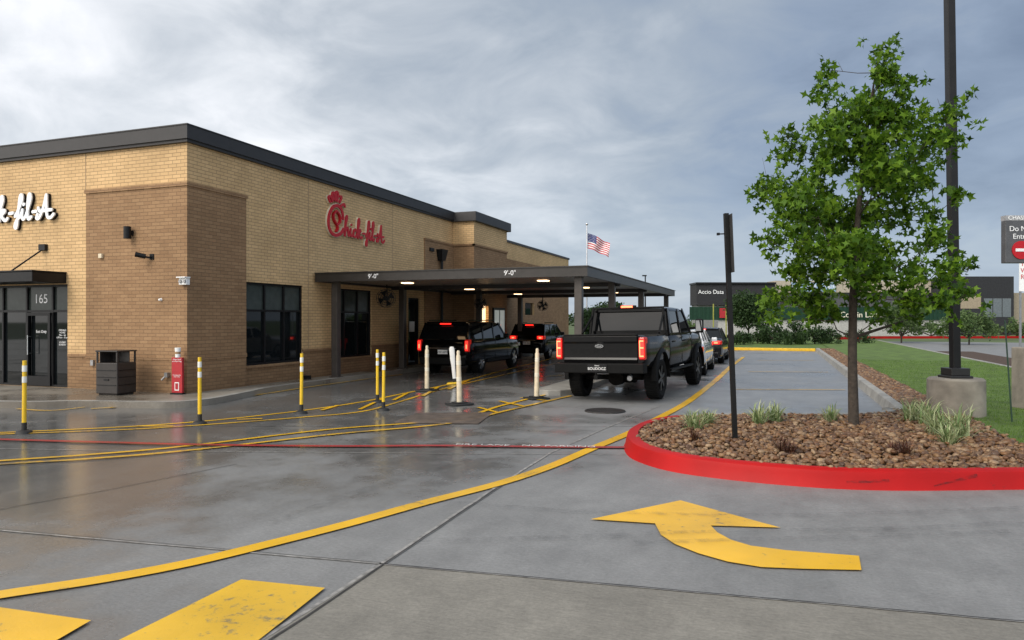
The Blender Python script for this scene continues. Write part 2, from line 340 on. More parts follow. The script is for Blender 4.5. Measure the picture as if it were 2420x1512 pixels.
mxh=N.new('ShaderNodeMix'); mxh.data_type='RGBA'; L.new(hz,mxh.inputs['Factor']); L.new(cr.outputs[0],mxh.inputs[6]); mxh.inputs[7].default_value=(.50,.585,.70,1)
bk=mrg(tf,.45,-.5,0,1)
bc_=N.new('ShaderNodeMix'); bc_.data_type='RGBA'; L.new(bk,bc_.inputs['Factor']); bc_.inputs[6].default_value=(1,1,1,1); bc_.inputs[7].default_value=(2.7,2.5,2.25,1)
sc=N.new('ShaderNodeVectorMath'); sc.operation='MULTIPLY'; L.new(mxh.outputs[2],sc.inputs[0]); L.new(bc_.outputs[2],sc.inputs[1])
sky=N.new('ShaderNodeTexSky'); sky.sky_type='NISHITA'; sky.sun_disc=False; sky.sun_elevation=R(42); 
sdx,sdy=-.35,-.9; sky.sun_rotation=math.atan2(sdx,sdy)
s2=N.new('ShaderNodeVectorMath'); s2.operation='SCALE'; L.new(sky.outputs[0],s2.inputs[0]); s2.inputs['Scale'].default_value=.015
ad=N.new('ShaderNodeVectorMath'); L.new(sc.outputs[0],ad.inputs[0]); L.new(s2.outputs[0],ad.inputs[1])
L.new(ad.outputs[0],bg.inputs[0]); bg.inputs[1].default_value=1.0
sl=bpy.data.lights.new('sun','SUN'); sl.energy=1.5; sl.angle=R(22); sl.color=(1,.94,.85); so=bpy.data.objects.new('sun',sl); COL.objects.link(so)
sd=Vector((sdx*math.cos(R(42)),sdy*math.cos(R(42)),math.sin(R(42)))); so.rotation_euler=sd.to_track_quat('Z','Y').to_euler(); so.location=(0,0,30)
# ------------------------------------------------------------------ ground
sheet('ground',[(-900,-300),(900,-300),(900,1500),(-900,1500)],-.008,FARG)
sheet('pavement',[(-60,-20),(60,-20),(60,62),(-60,62)],0,CONC)
p1=G(0,1255);p2=G(900,1335);p3=G(2420,1472)
ex=(p3[0]+(p3[0]-p2[0])*3,p3[1]+(p3[1]-p2[1])*3)
sheet('old_pavement_slab',[p2,p3,ex,(ex[0],-6),(p2[0]-.06,-6)],.004,CONC2)
sheet('stall_pavement',[(-1.75,15.6),(-1.6,12),(1.1,13.1),(1.86,14.5),(1.86,40.9),(-1.5,40.9)],.003,CONC3)
def J(pts,w=.03,m=JNT,z=.006):
    p=[G(*q) for q in pts]; o=[p[0]]
    for a,b in zip(p,p[1:]):
        L_=math.dist(a,b); k=max(1,int(L_/.22))
        for i in range(1,k+1):
            t_=i/k; jx=random.uniform(-.005,.005) if i<k else 0; o.append((a[0]+(b[0]-a[0])*t_+jx,a[1]+(b[1]-a[1])*t_+jx))
    ribbon('pavement_joint',o,w,z,m,smooth=False)
J([(-400,1225),(0,1255),(560,1305),(900,1335)],.020,JNL); J([(-400,1223),(0,1253),(560,1303),(900,1333)],.008,JNT,.009); J([(900,1335),(2420,1472),(2900,1515)],.026)
J([(900,1337),(2420,1474)],.008,JNL,.009)
J([(560,1550),(900,1335),(1180,1148),(1300,1072),(1420,1018),(1560,960)],.028,JNL); J([(590,1550),(906,1337),(1186,1150)],.014,JNT,.01)
J([(0,1062),(400,1068),(900,1072),(1480,1076)],.018,JNL)
J([(0,1205),(250,1160),(560,1098)],.012,JNT)
J([(1735,1003),(1600,1008),(1420,1010),(900,1010),(500,1008)],.015,JNT)
J([(1330,1060),(1200,1050),(0,1046)],.010,JNT)
SM=stainmat('tyre_mark',(.04,.04,.04),.30,(1,1,1),9)
for i,a in enumerate([[(960,1285),(1300,1276),(1700,1262),(2100,1255),(2420,1240)],[(1050,1190),(1400,1215),(1900,1222),(2420,1205)],[(1500,1290),(1900,1278),(2420,1262)],[(640,1240),(900,1150),(1150,1075),(1330,1010)]]):
    ribbon('tyre_mark',[G(*p) for p in a],.08,.0215+.001*i,SM)
Z=.008
def PL(name,pts,w=.1,m=YEL,z=Z): return ribbon(name,[G(*p) for p in pts],w,z,m)
PL('lane_line',[(-200,1445),(0,1410),(230,1375),(420,1340),(580,1303),(820,1242),(1000,1192),(1180,1145),(1300,1105),(1400,1062),(1490,1024),(1560,988),(1620,955),(1665,922),(1700,893),(1730,865),(1757,845)],.15,YEL,.012)
PL('lane_line',[(-200,1032),(0,1024),(300,1010),(480,997),(600,985),(720,971),(850,952),(950,932),(1090,903),(1200,874),(1330,842)],.085)
PL('lane_line',[(-200,1036),(0,1028),(300,1017),(520,1003),(700,989),(850,975),(930,955),(1060,917),(1200,885),(1330,856)],.085,YELW,.01)
PL('lane_line',[(-200,1108),(0,1092),(200,1078),(430,1058),(770,1018),(1000,1000),(1110,984),(1180,962),(1290,934)],.09,YEL,.014)
PL('lane_line',[(-200,1118),(0,1100),(200,1088),(430,1069),(800,1028),(1060,1003),(1200,972),(1350,937)],.09,YELW,.016)
for a,b in [((760,972),(800,960)),((850,970),(905,944)),((930,948),(965,930)),((1000,938),(1035,917)),((1060,922),(1110,899)),((1130,965),(1175,977)),((1180,950),(1240,963)),((1230,942),(1300,950)),((560,994),(620,992)),((320,1010),(410,1010))]:
    PL('hatch_line',[a,b],.08,YEL,.018)
PL('lane_line',[(215,968),(400,957),(520,948),(640,930),(760,912),(950,886)],.09,YELW,.014)
PL('lane_line',[(40,968),(120,972),(200,964)],.07,YELW,.012)
for a in [[(1290,891),(1330,888)],[(1790,853),(1925,853)],[(1768,880),(1957,881)],[(1735,922),(1997,923)],[(1545,1006),(1612,1003)]]: PL('stall_line',a,.09,YELW,.014)
PL('fire_lane_line',[(-200,1036),(0,1042),(250,1049),(500,1055),(800,1058),(1050,1057),(1300,1060),(1485,1061)],.115,REDP,.02)
def gtext(body,px,py,size,p,sx=1):
    x,y=G(px,py); a=math.atan2(*(reversed([G(px+p,py+1)[i]-G(px-p,py-1)[i] for i in (0,1)])))
    o=text('fire_lane_lettering',body,size,(x,y,.030),(0,0,a),WPT,None,.001,sx=sx); o['kind']='structure'
gtext('FIRE LANE',1140,1057,.15,60,1.05); gtext('NO PARKING',1320,1060,.15,60,1.05)
arrow=[(1395,1231),(1608,1186),(1845,1251),(1680,1246),(1695,1262),(1728,1280),(1775,1294),(1860,1305),(2030,1318),(2036,1352),(1900,1349),(1800,1345),(1720,1332),(1650,1312),(1595,1290),(1562,1268),(1548,1241)]
sheet('road_arrow',[G(*p) for p in arrow],.012,YEL)
sheet('road_arrow',[G(*p) for p in [(570,1375),(768,1395),(560,1560),(200,1560)]],.014,paint('worn_arrow_paint',(.70,.42,.02),(.2,.17,.1),.41))
sheet('road_arrow',[G(*p) for p in [(-90,1428),(215,1472),(90,1545),(-90,1560)]],.013,YEL)
gm=M(); g=[G(*p) for p in [(985,980),(1165,978),(1130,1004),(930,1002)]]
gr=thing('drain_grate','rusty steel storm drain grate set in the wet lane','drain',(*g[0],0))
gm.prism(g,-.01,.012); gm.obj('frame',mat('grate_steel',(.05,.04,.035),.4,.6,.3),gr,world=True)
bm_=M()
for i in range(14):
    t0=(i+.5)/14; a=Vector((*g[0],.02)).lerp(Vector((*g[3],.02)),t0); b=Vector((*g[1],.02)).lerp(Vector((*g[2],.02)),t0); bm_.beam(a,b,.02,.03,(0,0,1))
bm_.obj('bars',mat('grate_bar',(.16,.13,.11),.45,.5,.3),gr,world=True)
mh=thing('manhole_cover','dark round iron manhole cover in wet concrete','manhole',(*G(1430,973),0)); M().lathe([(0,.016),(.30,.016),(.32,.022),(.36,.022),(.37,.0)],32,axis='z').obj('lid',mat('iron',(.04,.037,.035),.5,.5,.3,20,.6),mh,smooth=True)
# sidewalk
out_=[(-40,8.2),(-26,8.5),(-18,8.9),(-13.7,9.33),(-12.4,9.9),(-11.3,10.15),(-10.65,10.4),(-10.38,10.8),(-10.38,11.4),(-10.6,12.5),(-10.85,14),(-10.85,20),(-10.85,42)]
sp_=smooth_path(out_,6)
swp=[(p.x,p.y) for p in sp_]+[(-40,42)]
m=M(); m.prism(swp,0,.118); sw=m.obj('sidewalk',WALK); sw['kind']='structure'
sweep('sidewalk_kerb',sp_,[(0,-.01),(-.012,.10),(-.0,.123),(-.16,.123),(-.16,.03)][::1],KERB)
m=M(); isl=[(-5.05,42),(-5.05,15.4),(-4.95,15.1),(-4.7,14.98),(-4.45,15.1),(-4.28,15.4),(-4.2,16.5),(-4.05,42)]; m.prism(isl,0,.12); o=m.obj('kerb_island',KERB,bevel=.02); o['kind']='structure'
# landscape island
full=smooth_path([(9,12.8),(6.3,10.6),(4.0,9.1),(2.25,8.3),(.63,7.71),(-.79,7.83),(-1.5,8.35),(-1.83,9.13),(-1.92,10),(-1.75,10.9),(-1.3,11.55),(-.5,12.0),(.6,12.4),(1.3,12.8),(1.75,13.5),(1.86,14.8),(1.86,28),(1.86,41)],8)
sec=[(-.02,-.01),(.0,.02),(.02,.12),(.035,.165),(.065,.182),(.17,.182),(.19,.03)]
cut=8*9+5
sweep('red_kerb',full[:cut+1],sec,REDK); sweep('concrete_kerb',full[cut:],sec,KERB)
SC=stainmat('tyre_scuff',(.04,.010,.010),.8,(1,1,4),9)
for i0,i1,za,zb_,zc_,zd in [(26,28,.04,.05,.12,.155),(30,32,.06,.08,.08,.11)]:
    m=M(); vs=[]
    for i in range(i0,i1+1):
        q=full[i]; t_=(full[i+1]-full[i-1]).normalized(); nx,ny=t_.y,-t_.x; f_=(i-i0)/(i1-i0)
        for z_ in (zc_*(1-f_)+za*f_,zd*(1-f_)+zb_*f_): 
            o_=(.0+(z_-.02)/.1*.02 if z_<.12 else .02+(z_-.12)/.045*.015)-.006; vs.append((q.x+nx*o_,q.y+ny*o_,z_))
    m.add(vs,[(2*k,2*k+1,2*k+3,2*k+2) for k in range(i1-i0)]); o=m.obj('kerb_scuff',SC); o['kind']='structure'
inn=[]
for i,q in enumerate(full):
    t=(full[min(i+1,len(full)-1)]-full[max(i-1,0)]).normalized(); inn.append((q.x+t.y*.15,q.y-t.x*.15))
sheet('soil_bed',inn+[(9,41)],.10,SOIL)
lawnp=[p for p in inn if p[0]>2.55 and p[1]<13][::1]
lawn=[(2.62,41),(2.7,15),(2.75,12),(2.7,9.6)]+[p for p in reversed(lawnp)]+[(7,13),(7,60),(2.7,60)]
sheet('lawn',lawn,.13,LAWN)
m=M(); m.box(6.98,7.14,13,60,0,.15); o=m.obj('lot_kerb',KERB,bevel=.02); o['kind']='structure'
sheet('far_lawn',[(-12,41.1),(7,41.1),(7,62),(-12,62)],.1,LAWN)
m=M(); m.box(-4.6,1.86,40.95,41.15,0,.15); o=m.obj('yellow_kerb',YK,bevel=.02); o['kind']='structure'
m=M(); m.box(-60,-4.6,40.95,41.15,0,.15); o=m.obj('end_kerb',KERB,bevel=.02); o['kind']='structure'
a=G(1985,803);b=G(2900,799); o=sweep('far_red_kerb',[Vector((*a,0)),Vector((*G(2080,801),0)),Vector((*b,0))],[(0,0),(0,.2),(-.25,.2),(-.25,0)],REDK)
def inpoly(x,y,P):
    c=False; j=len(P)-1
    for i in range(len(P)):
        if (P[i][1]>y)!=(P[j][1]>y) and x<(P[j][0]-P[i][0])*(y-P[i][1])/(P[j][1]-P[i][1])+P[i][0]: c=not c
        j=i
    return c
bmx=bmesh.new(); bmesh.ops.create_icosphere(bmx,subdivisions=2,radius=1); ICO=[tuple(v.co*(1+random.uniform(-.14,.14))) for v in bmx.verts]; ICF=[tuple(v.index for v in f.verts) for f in bmx.faces]; bmx.free()
bmx=bmesh.new(); bmesh.ops.create_icosphere(bmx,subdivisions=1,radius=1); ICO1=[tuple(v.co) for v in bmx.verts]; ICF1=[tuple(v.index for v in f.verts) for f in bmx.faces]; bmx.free()
pp=[]
while len(pp)<9500:
    x=random.uniform(-1.9,2.85); y=random.uniform(7.7,14)
    if inpoly(x,y,inn+[(9,41)]) and x<2.72+random.uniform(-.06,.08): pp.append((x,y,.115+random.uniform(0,.06)+.06*max(0,1-abs(x-.6)/2.4)*max(0,1-abs(y-10)/2.5)))
pp=np.array(pp); n=len(pp); s=rng.uniform(.014,.038,n)
scat('river_rock_gravel',ICO,ICF,pp,zrot(n,.8),np.stack([s*rng.uniform(1.0,1.6,n),s,s*rng.uniform(.5,.8,n)],1),PEB,smooth=True,kind='stuff')
pp=np.stack([rng.uniform(2.05,2.72,8000),14+27*rng.uniform(0,1,8000)**1.4,rng.uniform(.11,.16,8000)],1); n=len(pp); s=rng.uniform(.025,.05,n)
scat('river_rock_gravel',ICO1,ICF1,pp,zrot(n,.7),np.stack([s*1.4,s,s*.7],1),PEB,smooth=True,kind='stuff')
gp=[]
while len(gp)<60000:
    x=random.uniform(2.6,7); y=8.6+22*random.random()**1.7
    if inpoly(x,y,lawn): gp.append((x,y,.125))
n=len(gp); gs=rng.uniform(.02,.042,n)
scat('lawn_grass',[(-.12,0,0),(.12,0,0),(.05,.25,1)],[(0,1,2)],np.array(gp),zrot(n,.3),np.stack([gs,gs,gs],1),BLAD,kind='stuff')
# ------------------------------------------------------------------ plants
BL=[(-.5,0,0),(.5,0,0),(.45,.25,.55),(-.45,.25,.55),(.25,.7,.9),(-.25,.7,.9),(0,1.1,.95)]
def tuft(px,py,h,mt,label,n=45,name='ornamental_grass',w=.02,z=.13,spread=.5):
    x,y=G(px,py,z); e=thing(name,label,'plant',(x,y,z))
    r=zrot(n,.35); a=rng.uniform(0,6.28,n); rad=rng.uniform(0,.13,n)*h*2.5
    pos=np.stack([np.cos(a)*rad,np.sin(a)*rad,np.zeros(n)],1)
    s=h*rng.uniform(.6,1.1,n)
    scat('leaves',BL,[(0,1,2),(0,2,3),(3,2,4),(3,4,5),(5,4,6)],pos,r,np.stack([np.full(n,w),s*spread,s],1),mt,parent=e)
for px,py,h in [(1640,1018,.26),(1672,1010,.22),(1795,1008,.28),(1830,1002,.26),(1962,1002,.23),(2155,998,.30),(2190,1008,.32),(2215,1033,.32),(2265,1038,.36),(2240,1056,.24)]: tuft(px,py,h,VARI,'tuft of green and cream striped grass in river rock',95,w=.020,spread=.85,z=.15)
for px,py,h in [(1640,1045,.15),(1850,1075,.18),(2140,1085,.19),(2115,1075,.14),(1870,1078,.13)]: tuft(px,py,h,BURG,'small dark burgundy grass clump in river rock',70,w=.012,spread=.9,z=.15)
# ------------------------------------------------------------------ trees
def foliage(name,clumps,per,size,mt,parent,tv=QL,tf=QF,shell=.35):
    P=[];
    for (x,y,z,r) in clumps:
        k=max(6,int(per*(r/.3)**2)); u=rng.normal(size=(k,3)); u/=np.linalg.norm(u,axis=1)[:,None]; q=u*(rng.uniform(0,1,k)**shell)[:,None]*r*rng.uniform(.7,1.2,(k,1)); q[:,2]*=.85; P.append(q+np.array([x,y,z]))
    P=np.concatenate(P); n=len(P); s=size*rng.uniform(.6,1.25,n)
    return scat(name,tv,tf,P,rrot(n),s,mt,parent=parent)
tx,ty=G(2018,1012,.13)
tree=thing('tree','young leafy maple-like tree with thin trunk in rock bed','tree',(tx,ty,.1))
CL=[(2078,98,16),(2070,135,26),(2058,175,32),(2080,205,30),(2040,228,26),(1950,150,18),(1946,185,20),(1938,222,24),(1975,258,28),(1995,290,38),(2070,262,46),(2130,265,40),(2182,285,36),(2238,296,18),(1862,290,18),(1895,325,38),(1960,345,46),(2040,340,48),(2120,340,44),(2200,345,32),(2232,330,16),
(1855,412,36),(1930,425,46),(2010,425,50),(2100,420,50),(2175,405,34),(2225,420,14),(1812,482,30),(1880,500,48),(1960,505,52),(2050,500,52),(2135,495,40),(2205,500,20),(2285,442,16),(2260,455,12),
(1832,560,34),(1895,590,44),(1975,590,50),(2065,580,50),(2150,570,40),(2235,555,22),(1855,640,28),(1925,650,40),(2010,650,34),(2090,640,44),(2170,635,32),(2240,655,18),(2300,632,16),(2338,612,16),(2322,690,26),
(1812,722,18),(1870,705,32),(1940,712,36),(2030,705,28),(2110,705,38),(2195,712,28),(2268,695,20),(1905,752,22),(2100,748,20),(1828,748,12),(1960,755,16),(2170,745,14)]
sp0=9.8/1700; rel=lambda px,py: ((px-2018)*sp0, H+(757-py)*sp0-.1)
clumps=[]; limbs=M()
def env(z): 
    return max(.18,1.35*math.sin(math.pi*min(1,max(0.02,(z-1.3)/4.4))**.8))
trp=[Vector((0,0,-.02)),Vector((-.02,0,1.0)),Vector((-.01,.02,1.8)),Vector((.03,-.02,2.7)),Vector((.1,.02,3.6)),Vector((.2,0,4.5)),Vector((.32,0,5.3))]
rad=[.075,.062,.055,.042,.03,.018,.006]
for i in range(6): limbs.tube(trp[i],trp[i+1],rad[i],rad[i+1],10)
limbs.tube((0,0,-.03),(0,0,.12),.1,.07,10)
def trat(z):
    for i in range(6):
        if trp[i+1].z>=z: 
            t=(z-trp[i].z)/(trp[i+1].z-trp[i].z); return trp[i].lerp(trp[i+1],t), rad[i]*(1-t)+rad[i+1]*t
    return trp[-1],.006
nodes=[]
for px,py,r in sorted(CL,key=lambda c:abs(c[0]-2040)):
    l,z=rel(px,py); E=env(z)
    for rep in range(2 if r>27 else 1):
        dep=random.uniform(-.75,.75)*E*(1 if r>24 else .4); ll=l+random.uniform(-.08,.08)*(rep)
        x=ll*CT-dep*ST; y=ll*ST+dep*CT; clumps.append((x,y,z,r*sp0*1.07))
        for q in range(5):
            clumps.append((x+random.gauss(0,1)*r*sp0*.9,y+random.gauss(0,1)*r*sp0*.9,z+random.gauss(0,1)*r*sp0*.85,r*sp0*.38))
        c=Vector((x,y,z)); hd=math.hypot(x-.1,y)
        best=None
        for nd in nodes:
            dd=(nd-c).length; 
            if nd.z<z+.05 and math.hypot(nd.x,nd.y)<hd and dd<.75 and (best is None or dd<(best-c).length): best=nd
        if best is not None and hd>.4: b=best; br=.013
        else:
            z0=max(1.3,min(5.0,z-hd*.6-.1)); b,br=trat(z0)
        mid=b.lerp(c,.5)+Vector((random.gauss(0,.03),random.gauss(0,.03),-.05*hd)); rr=min(br*.55,.008+.010*hd)
        limbs.tube(b,mid,rr,rr*.65,6); limbs.tube(mid,c,rr*.65,.004,5); nodes.append(c)
        for q in range(2): limbs.tube(mid.lerp(c,.5+.15*q),c+Vector([random.gauss(0,1)*r*sp0*.6 for _ in range(3)]),.004,.002,4)
limbs.obj('trunk',BARK,tree,smooth=True)
foliage('crown',clumps,160,.112,LEAF,tree,LEAFV,LEAFT,.45)
def bush(name,label,cat,px,py,d,wd,h,mt,n=9,size=.12,trunk=0,per=40):
    x,y=LD((px-1210)/FP*d,d); zb=.1; e=thing(name,label,cat,(x,y,zb)); cl=[]
    for i in range(n):
        a=random.uniform(0,6.28); rr=random.uniform(0,1)**.6*wd/2*.75; zz=trunk+random.uniform(.2,.85)*(h-trunk)*(1-.45*(rr/(wd/2))**2); cl.append((math.cos(a)*rr,math.sin(a)*rr,zz,min(wd,h-trunk)*random.uniform(.2,.34)))
    foliage('crown' if trunk else 'foliage',cl,per,size,mt,e)
    m=M(); 
    m.tube((0,0,-.1),(0.05,0,max(trunk*1.1,h*.4)),max(.05,h*.02),max(.03,h*.012),8)
    for c in cl[:6]: m.tube((0,0,max(.1,trunk*.8)),(c[0],c[1],c[2]),.04,.015,5)
    m.obj('trunk' if trunk else 'stem',BARK,e)
bush('tree','small dark green tree beyond the parking stalls','tree',1768,0,52,2.9,3.7,HEDG,22,.2,1.0,60)
bush('tree','small tree beyond the drive-through lanes','tree',1390,0,46,2.2,2.7,HEDG,14,.2,.7,60)
bush('tree','small tree beyond the drive-through lanes','tree',1440,0,50,2.4,3.2,HEDG,14,.2,.9,60)
bush('tree','pale green shrub-like tree before far storefronts','tree',2290,0,48,3.6,2.6,LHED,20,.18,.4,50)
bush('tree','pale green shrub-like tree before far storefronts','tree',2130,0,52,4.2,2.9,LHED,20,.18,.4,50)
for px,h,wd in [(1740,1.0,2.0),(1790,1.1,2.2),(1835,1.45,2.6),(1880,1.5,2.8),(1925,1.2,2.4),(1960,1.0,2.0),(2030,.9,2.2)]:
    bush('shrub','rounded dark green shrub at the lot edge','shrub',px,0,46+random.uniform(-1,2),wd,h,HEDG,14,.16,0,70)
for px,h,wd in [(2200,1.5,4),(2380,1.8,5),(2440,1.9,5),(1500,1.3,4),(1560,1.2,4),(1625,1.7,3.5),(1470,1.6,4)]:
    bush('shrub','loose light green shrub at the far lot edge','shrub',px,0,66,wd,h,LHED if px>1600 else HEDG,12,.26,0,30)
for px,py in [(1835,812),(1862,816),(1890,815),(1745,810)]:
    tuft(px,py,.7,HEDG,'spiky green agave clump beside parking lot',60,'agave_plant',.07,.1,.7)
# ------------------------------------------------------------------ restaurant building
WX,WY=-11.58,11.75; BL_=-26.0; BE=41.0
bld=thing('restaurant_building','tan and brown brick fast-food restaurant with dark flat roof edge','building',(-18,26,0))
def PR(u,z,d=0): return (WX-d,u,z)
def PF(u,z,d=0): return (u,WY+d,z)
def wallg(m,P,u0,u1,z0,z1,holes,zs,dep=.14,base=0):
    us=sorted({u0,u1,*[h[0] for h in holes],*[h[1] for h in holes]}); zz=sorted({z0,z1,*([zs] if zs else []),*[h[2] for h in holes],*[h[3] for h in holes]})
    for i in range(len(us)-1):
        for j in range(len(zz)-1):
            cu=(us[i]+us[i+1])/2; cz=(zz[j]+zz[j+1])/2
            if any(h[0]<cu<h[1] and h[2]<cz<h[3] for h in holes): continue
            m.quad(P(us[i],zz[j]),P(us[i+1],zz[j]),P(us[i+1],zz[j+1]),P(us[i],zz[j+1]),1 if (zs and cz<zs) else base)
    for a,b,c,d in holes:
        m.quad(P(a,c),P(b,c),P(b,c,dep),P(a,c,dep),base); m.quad(P(a,d),P(b,d),P(b,d,dep),P(a,d,dep),base)
        m.quad(P(a,c),P(a,d),P(a,d,dep),P(a,c,dep),base); m.quad(P(b,c),P(b,d),P(b,d,dep),P(b,c,dep),base)
hr=[(13.52,15.66,.58,2.54),(16.93,19.03,.58,2.54),(21.35,22.15,.12,2.4)]
m=M(); wallg(m,PR,WY,24.85,0,5.5,hr,.86); 
hf=[(-20.0,-15.03,.12,2.46)]
wallg(m,PF,BL_,WX,0,5.5,hf,.86)
m.quad((BL_,WY,5.5),(WX,WY,5.5),(WX,24.85,5.5),(BL_,24.85,5.5)); m.quad((BL_,WY,0),(BL_,BE,0),(BL_,BE,5.5),(BL_,WY,5.5)); m.quad((BL_,BE,0),(WX,BE,0),(WX,BE,5.2),(BL_,BE,5.2))
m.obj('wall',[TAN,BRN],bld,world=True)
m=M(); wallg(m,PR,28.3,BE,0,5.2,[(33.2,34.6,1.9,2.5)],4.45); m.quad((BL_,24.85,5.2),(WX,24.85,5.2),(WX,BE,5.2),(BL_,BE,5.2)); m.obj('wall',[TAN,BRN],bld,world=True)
m=M(); m.box(WX-.1,WX+.05,28.36,BE+.05,5.2,5.3); m.obj('roof_edge',FASC,bld,world=True)
m=M(); m.box(WX-.13,WX-.1,33.2,34.6,1.9,2.5); m.obj('window',GLS,bld,world=True)
m=M(); wallg(m,lambda u,z,d=0:(-10.7-d,u,z),24.85,28.35,0,5.5,[(25.6,26.3,.95,2.2)],4.45)
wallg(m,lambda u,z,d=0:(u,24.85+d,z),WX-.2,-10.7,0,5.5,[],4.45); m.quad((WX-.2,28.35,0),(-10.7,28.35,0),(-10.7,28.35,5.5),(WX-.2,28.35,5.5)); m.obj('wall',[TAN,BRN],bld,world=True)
m=M(); m.box(-10.86,-10.83,25.6,26.3,.95,2.2); m.obj('window',LITW,bld,world=True)
m=M(); m.box(WX-.3,-10.56,24.71,28.5,5.36,5.72); m.obj('roof_edge',FASC,bld,world=True,bevel=.015)
m=M(); m.box(WX-.05,WX+.045,22.48,24.84,0,4.45); m.box(WX-.04,WX+.07,22.46,24.84,4.45,4.52); m.box(-10.75,-10.66,24.80,28.38,4.45,4.52); m.box(WX+.07,-10.66,24.80,24.86,4.45,4.52); m.obj('brick_band',BRN,bld,world=True)
m=M(); m.box(-14.4,WX+.05,WY-.05,13.48,0,4.45); m.box(-14.43,WX+.075,WY-.075,13.50,4.45,4.53); m.obj('corner_pilaster',BRN,bld,world=True)
m=M(); m.box(WX-.02,WX+.035,13.50,13.52,.82,.89); m.box(WX-.02,WX+.035,15.66,16.93,.82,.89); m.box(WX-.02,WX+.035,19.03,21.3,.82,.89); m.box(-15.0,-14.43,WY-.03,WY+.02,.82,.89)
m.box(WX-.02,WX+.05,13.5,15.68,.52,.58); m.box(WX-.02,WX+.05,16.91,19.05,.52,.58); m.box(-14.42,WX+.065,WY-.065,13.49,.80,.87); m.obj('ledge',BRN,bld,world=True)
m=M(); m.box(WX-.2,WX+.12,WY-.12,24.84,5.42,5.70); m.box(BL_,WX-.2,WY-.12,WY+.2,5.42,5.70); m.box(WX-.2,WX+.08,WY-.08,24.84,5.36,5.42); m.box(BL_,WX-.2,WY-.08,WY+.2,5.36,5.42); m.box(BL_,WX+.135,WY-.135,WY+.3,5.70,5.725);m.box(WX-.3,WX+.135,WY+.3,24.84,5.70,5.725); m.obj('roof_edge',FASC,bld,world=True)
CJ=mat('sealant_joint',(.28,.19,.11),.8)
for u in (-14.47,-18.2): m=M(); m.box(u-.008,u+.008,WY-.003,WY+.01,4.54 if u>-15 else 2.8,5.36); m.obj('control_joint',CJ,bld,world=True)
for u in (15.9,20.3): m=M(); m.box(WX-.01,WX+.003,u-.008,u+.008,2.9 if u>16 else .9,5.36); m.obj('control_joint',CJ,bld,world=True)
def window(P,us,z0,z1,tr,name='window',depth=.09,shade=True):
    f=M(); t=.05; u0,u1=us[0],us[-1]
    def bar(a,b,c,d,dd=depth,th=.05):
        p=[P(a,c,dd),P(b,c,dd),P(b,d,dd),P(a,d,dd)]; q=[P(a,c,dd-th),P(b,c,dd-th),P(b,d,dd-th),P(a,d,dd-th)]; f.hexa(p,q)
    for i,u in enumerate(us):
        a,b=(u,u+t) if i==0 else ((u-t,u) if i==len(us)-1 else (u-t/2,u+t/2))
        bar(a,b,z0,z1)
    for z in [z0,z1-t]+([tr] if tr else []): bar(u0+t,u1-t,z,z+t,depth-.002,.045)
    fr=f.obj('frame',BLK); g=M(); g.quad(P(u0,z0,depth),P(u1,z0,depth),P(u1,z1,depth),P(u0,z1,depth)); pane=g.obj(name,GLS,bld,world=True); fr.parent=pane
    if shade:
        s=M(); zt=(tr or z1-.5); s.quad(P(u0+t,zt+t+.0,depth-.004),P(u1-t,zt+t,depth-.004),P(u1-t,z1-t,depth-.004),P(u0+t,z1-t,depth-.004)); ss=s.obj('shade',SHADE); ss.parent=pane
    return pane
window(PR,[13.52,14.23,14.95,15.66],.58,2.54,1.85); window(PR,[16.93,17.63,18.33,19.03],.58,2.54,1.85)
window(PF,[-20,-19.2,-18.4,-17.2,-16.4,-15.56,-15.03],.12,2.46,1.83,'storefront_glass')
window(PR,[21.35,22.15],.12,2.4,None,'door',shade=False)
m=M(); 
for a,b,c,d in [(-16.37,-16.30,.14,1.82),(-15.66,-15.59,.14,1.82),(-16.30,-15.66,.14,.36),(-16.30,-15.66,1.75,1.82)]: m.box(a,b,WY+.0,WY+.04,c,d)
dl=m.obj('door',BLK,bld,world=True); h=M(); h.tube((-16.24,WY-.05,.85),(-16.24,WY-.05,1.3),.012); h.tube((-16.24,WY-.05,.88),(-16.24,WY+.03,.88),.01); h.tube((-16.24,WY-.05,1.27),(-16.24,WY+.03,1.27),.01); hh=h.obj('handle',CHR); hh.parent=dl
text('door_lettering','Exit Only',.09,(-15.98,WY+.087,1.38),(R(90),0,0),WHE,bld,.001)
text('door_lettering','165',.30,(-15.98,WY+.082,2.13),(R(90),0,0),WHE,bld,.001)
text('window_lettering','OPENING\nHOURS\nMon - Sat\n6:30 am - 10 pm\n\nCLOSED\nSUNDAY',.055,(-15.30,WY+.087,1.25),(R(90),0,0),WHE,bld,.001)
m=M(); m.box(WX-.075,WX-.06,21.55,21.9,1.25,1.6); m.obj('door_notice',WHT,bld,world=True)
m=M(); m.box(-10.69,-10.64,26.7,28.0,.95,2.15); bay=m.obj('service_window',BLK,bld,world=True); 
m=M(); m.box(-10.64,-10.635,26.8,27.3,1.05,2.05); m.box(-10.64,-10.635,27.4,27.9,1.05,2.05); q=m.obj('pane',mat('lit_glass',(.3,.33,.34),.05,emit=(.8,.85,.8),es=.25)); q.parent=bay
ec=thing('entrance_awning','flat black metal awning with tie rods above glass entrance','awning',(-17.5,11.3,2.46)); m=M(); m.box(-20.5,-15.06,10.95,WY-.002,2.48,2.70); m.box(-20.52,-15.04,10.93,WY-.003,2.70,2.73); m.obj('slab',BLK,ec,world=True,bevel=.01)
for xx in (-15.85,-19.4): m=M(); m.tube((xx,11.05,2.73),(xx+.1,WY,3.3),.018); m.box(xx,xx+.2,WY-.08,WY,3.24,3.38); m.obj('tie_rod',BLK,ec,world=True)
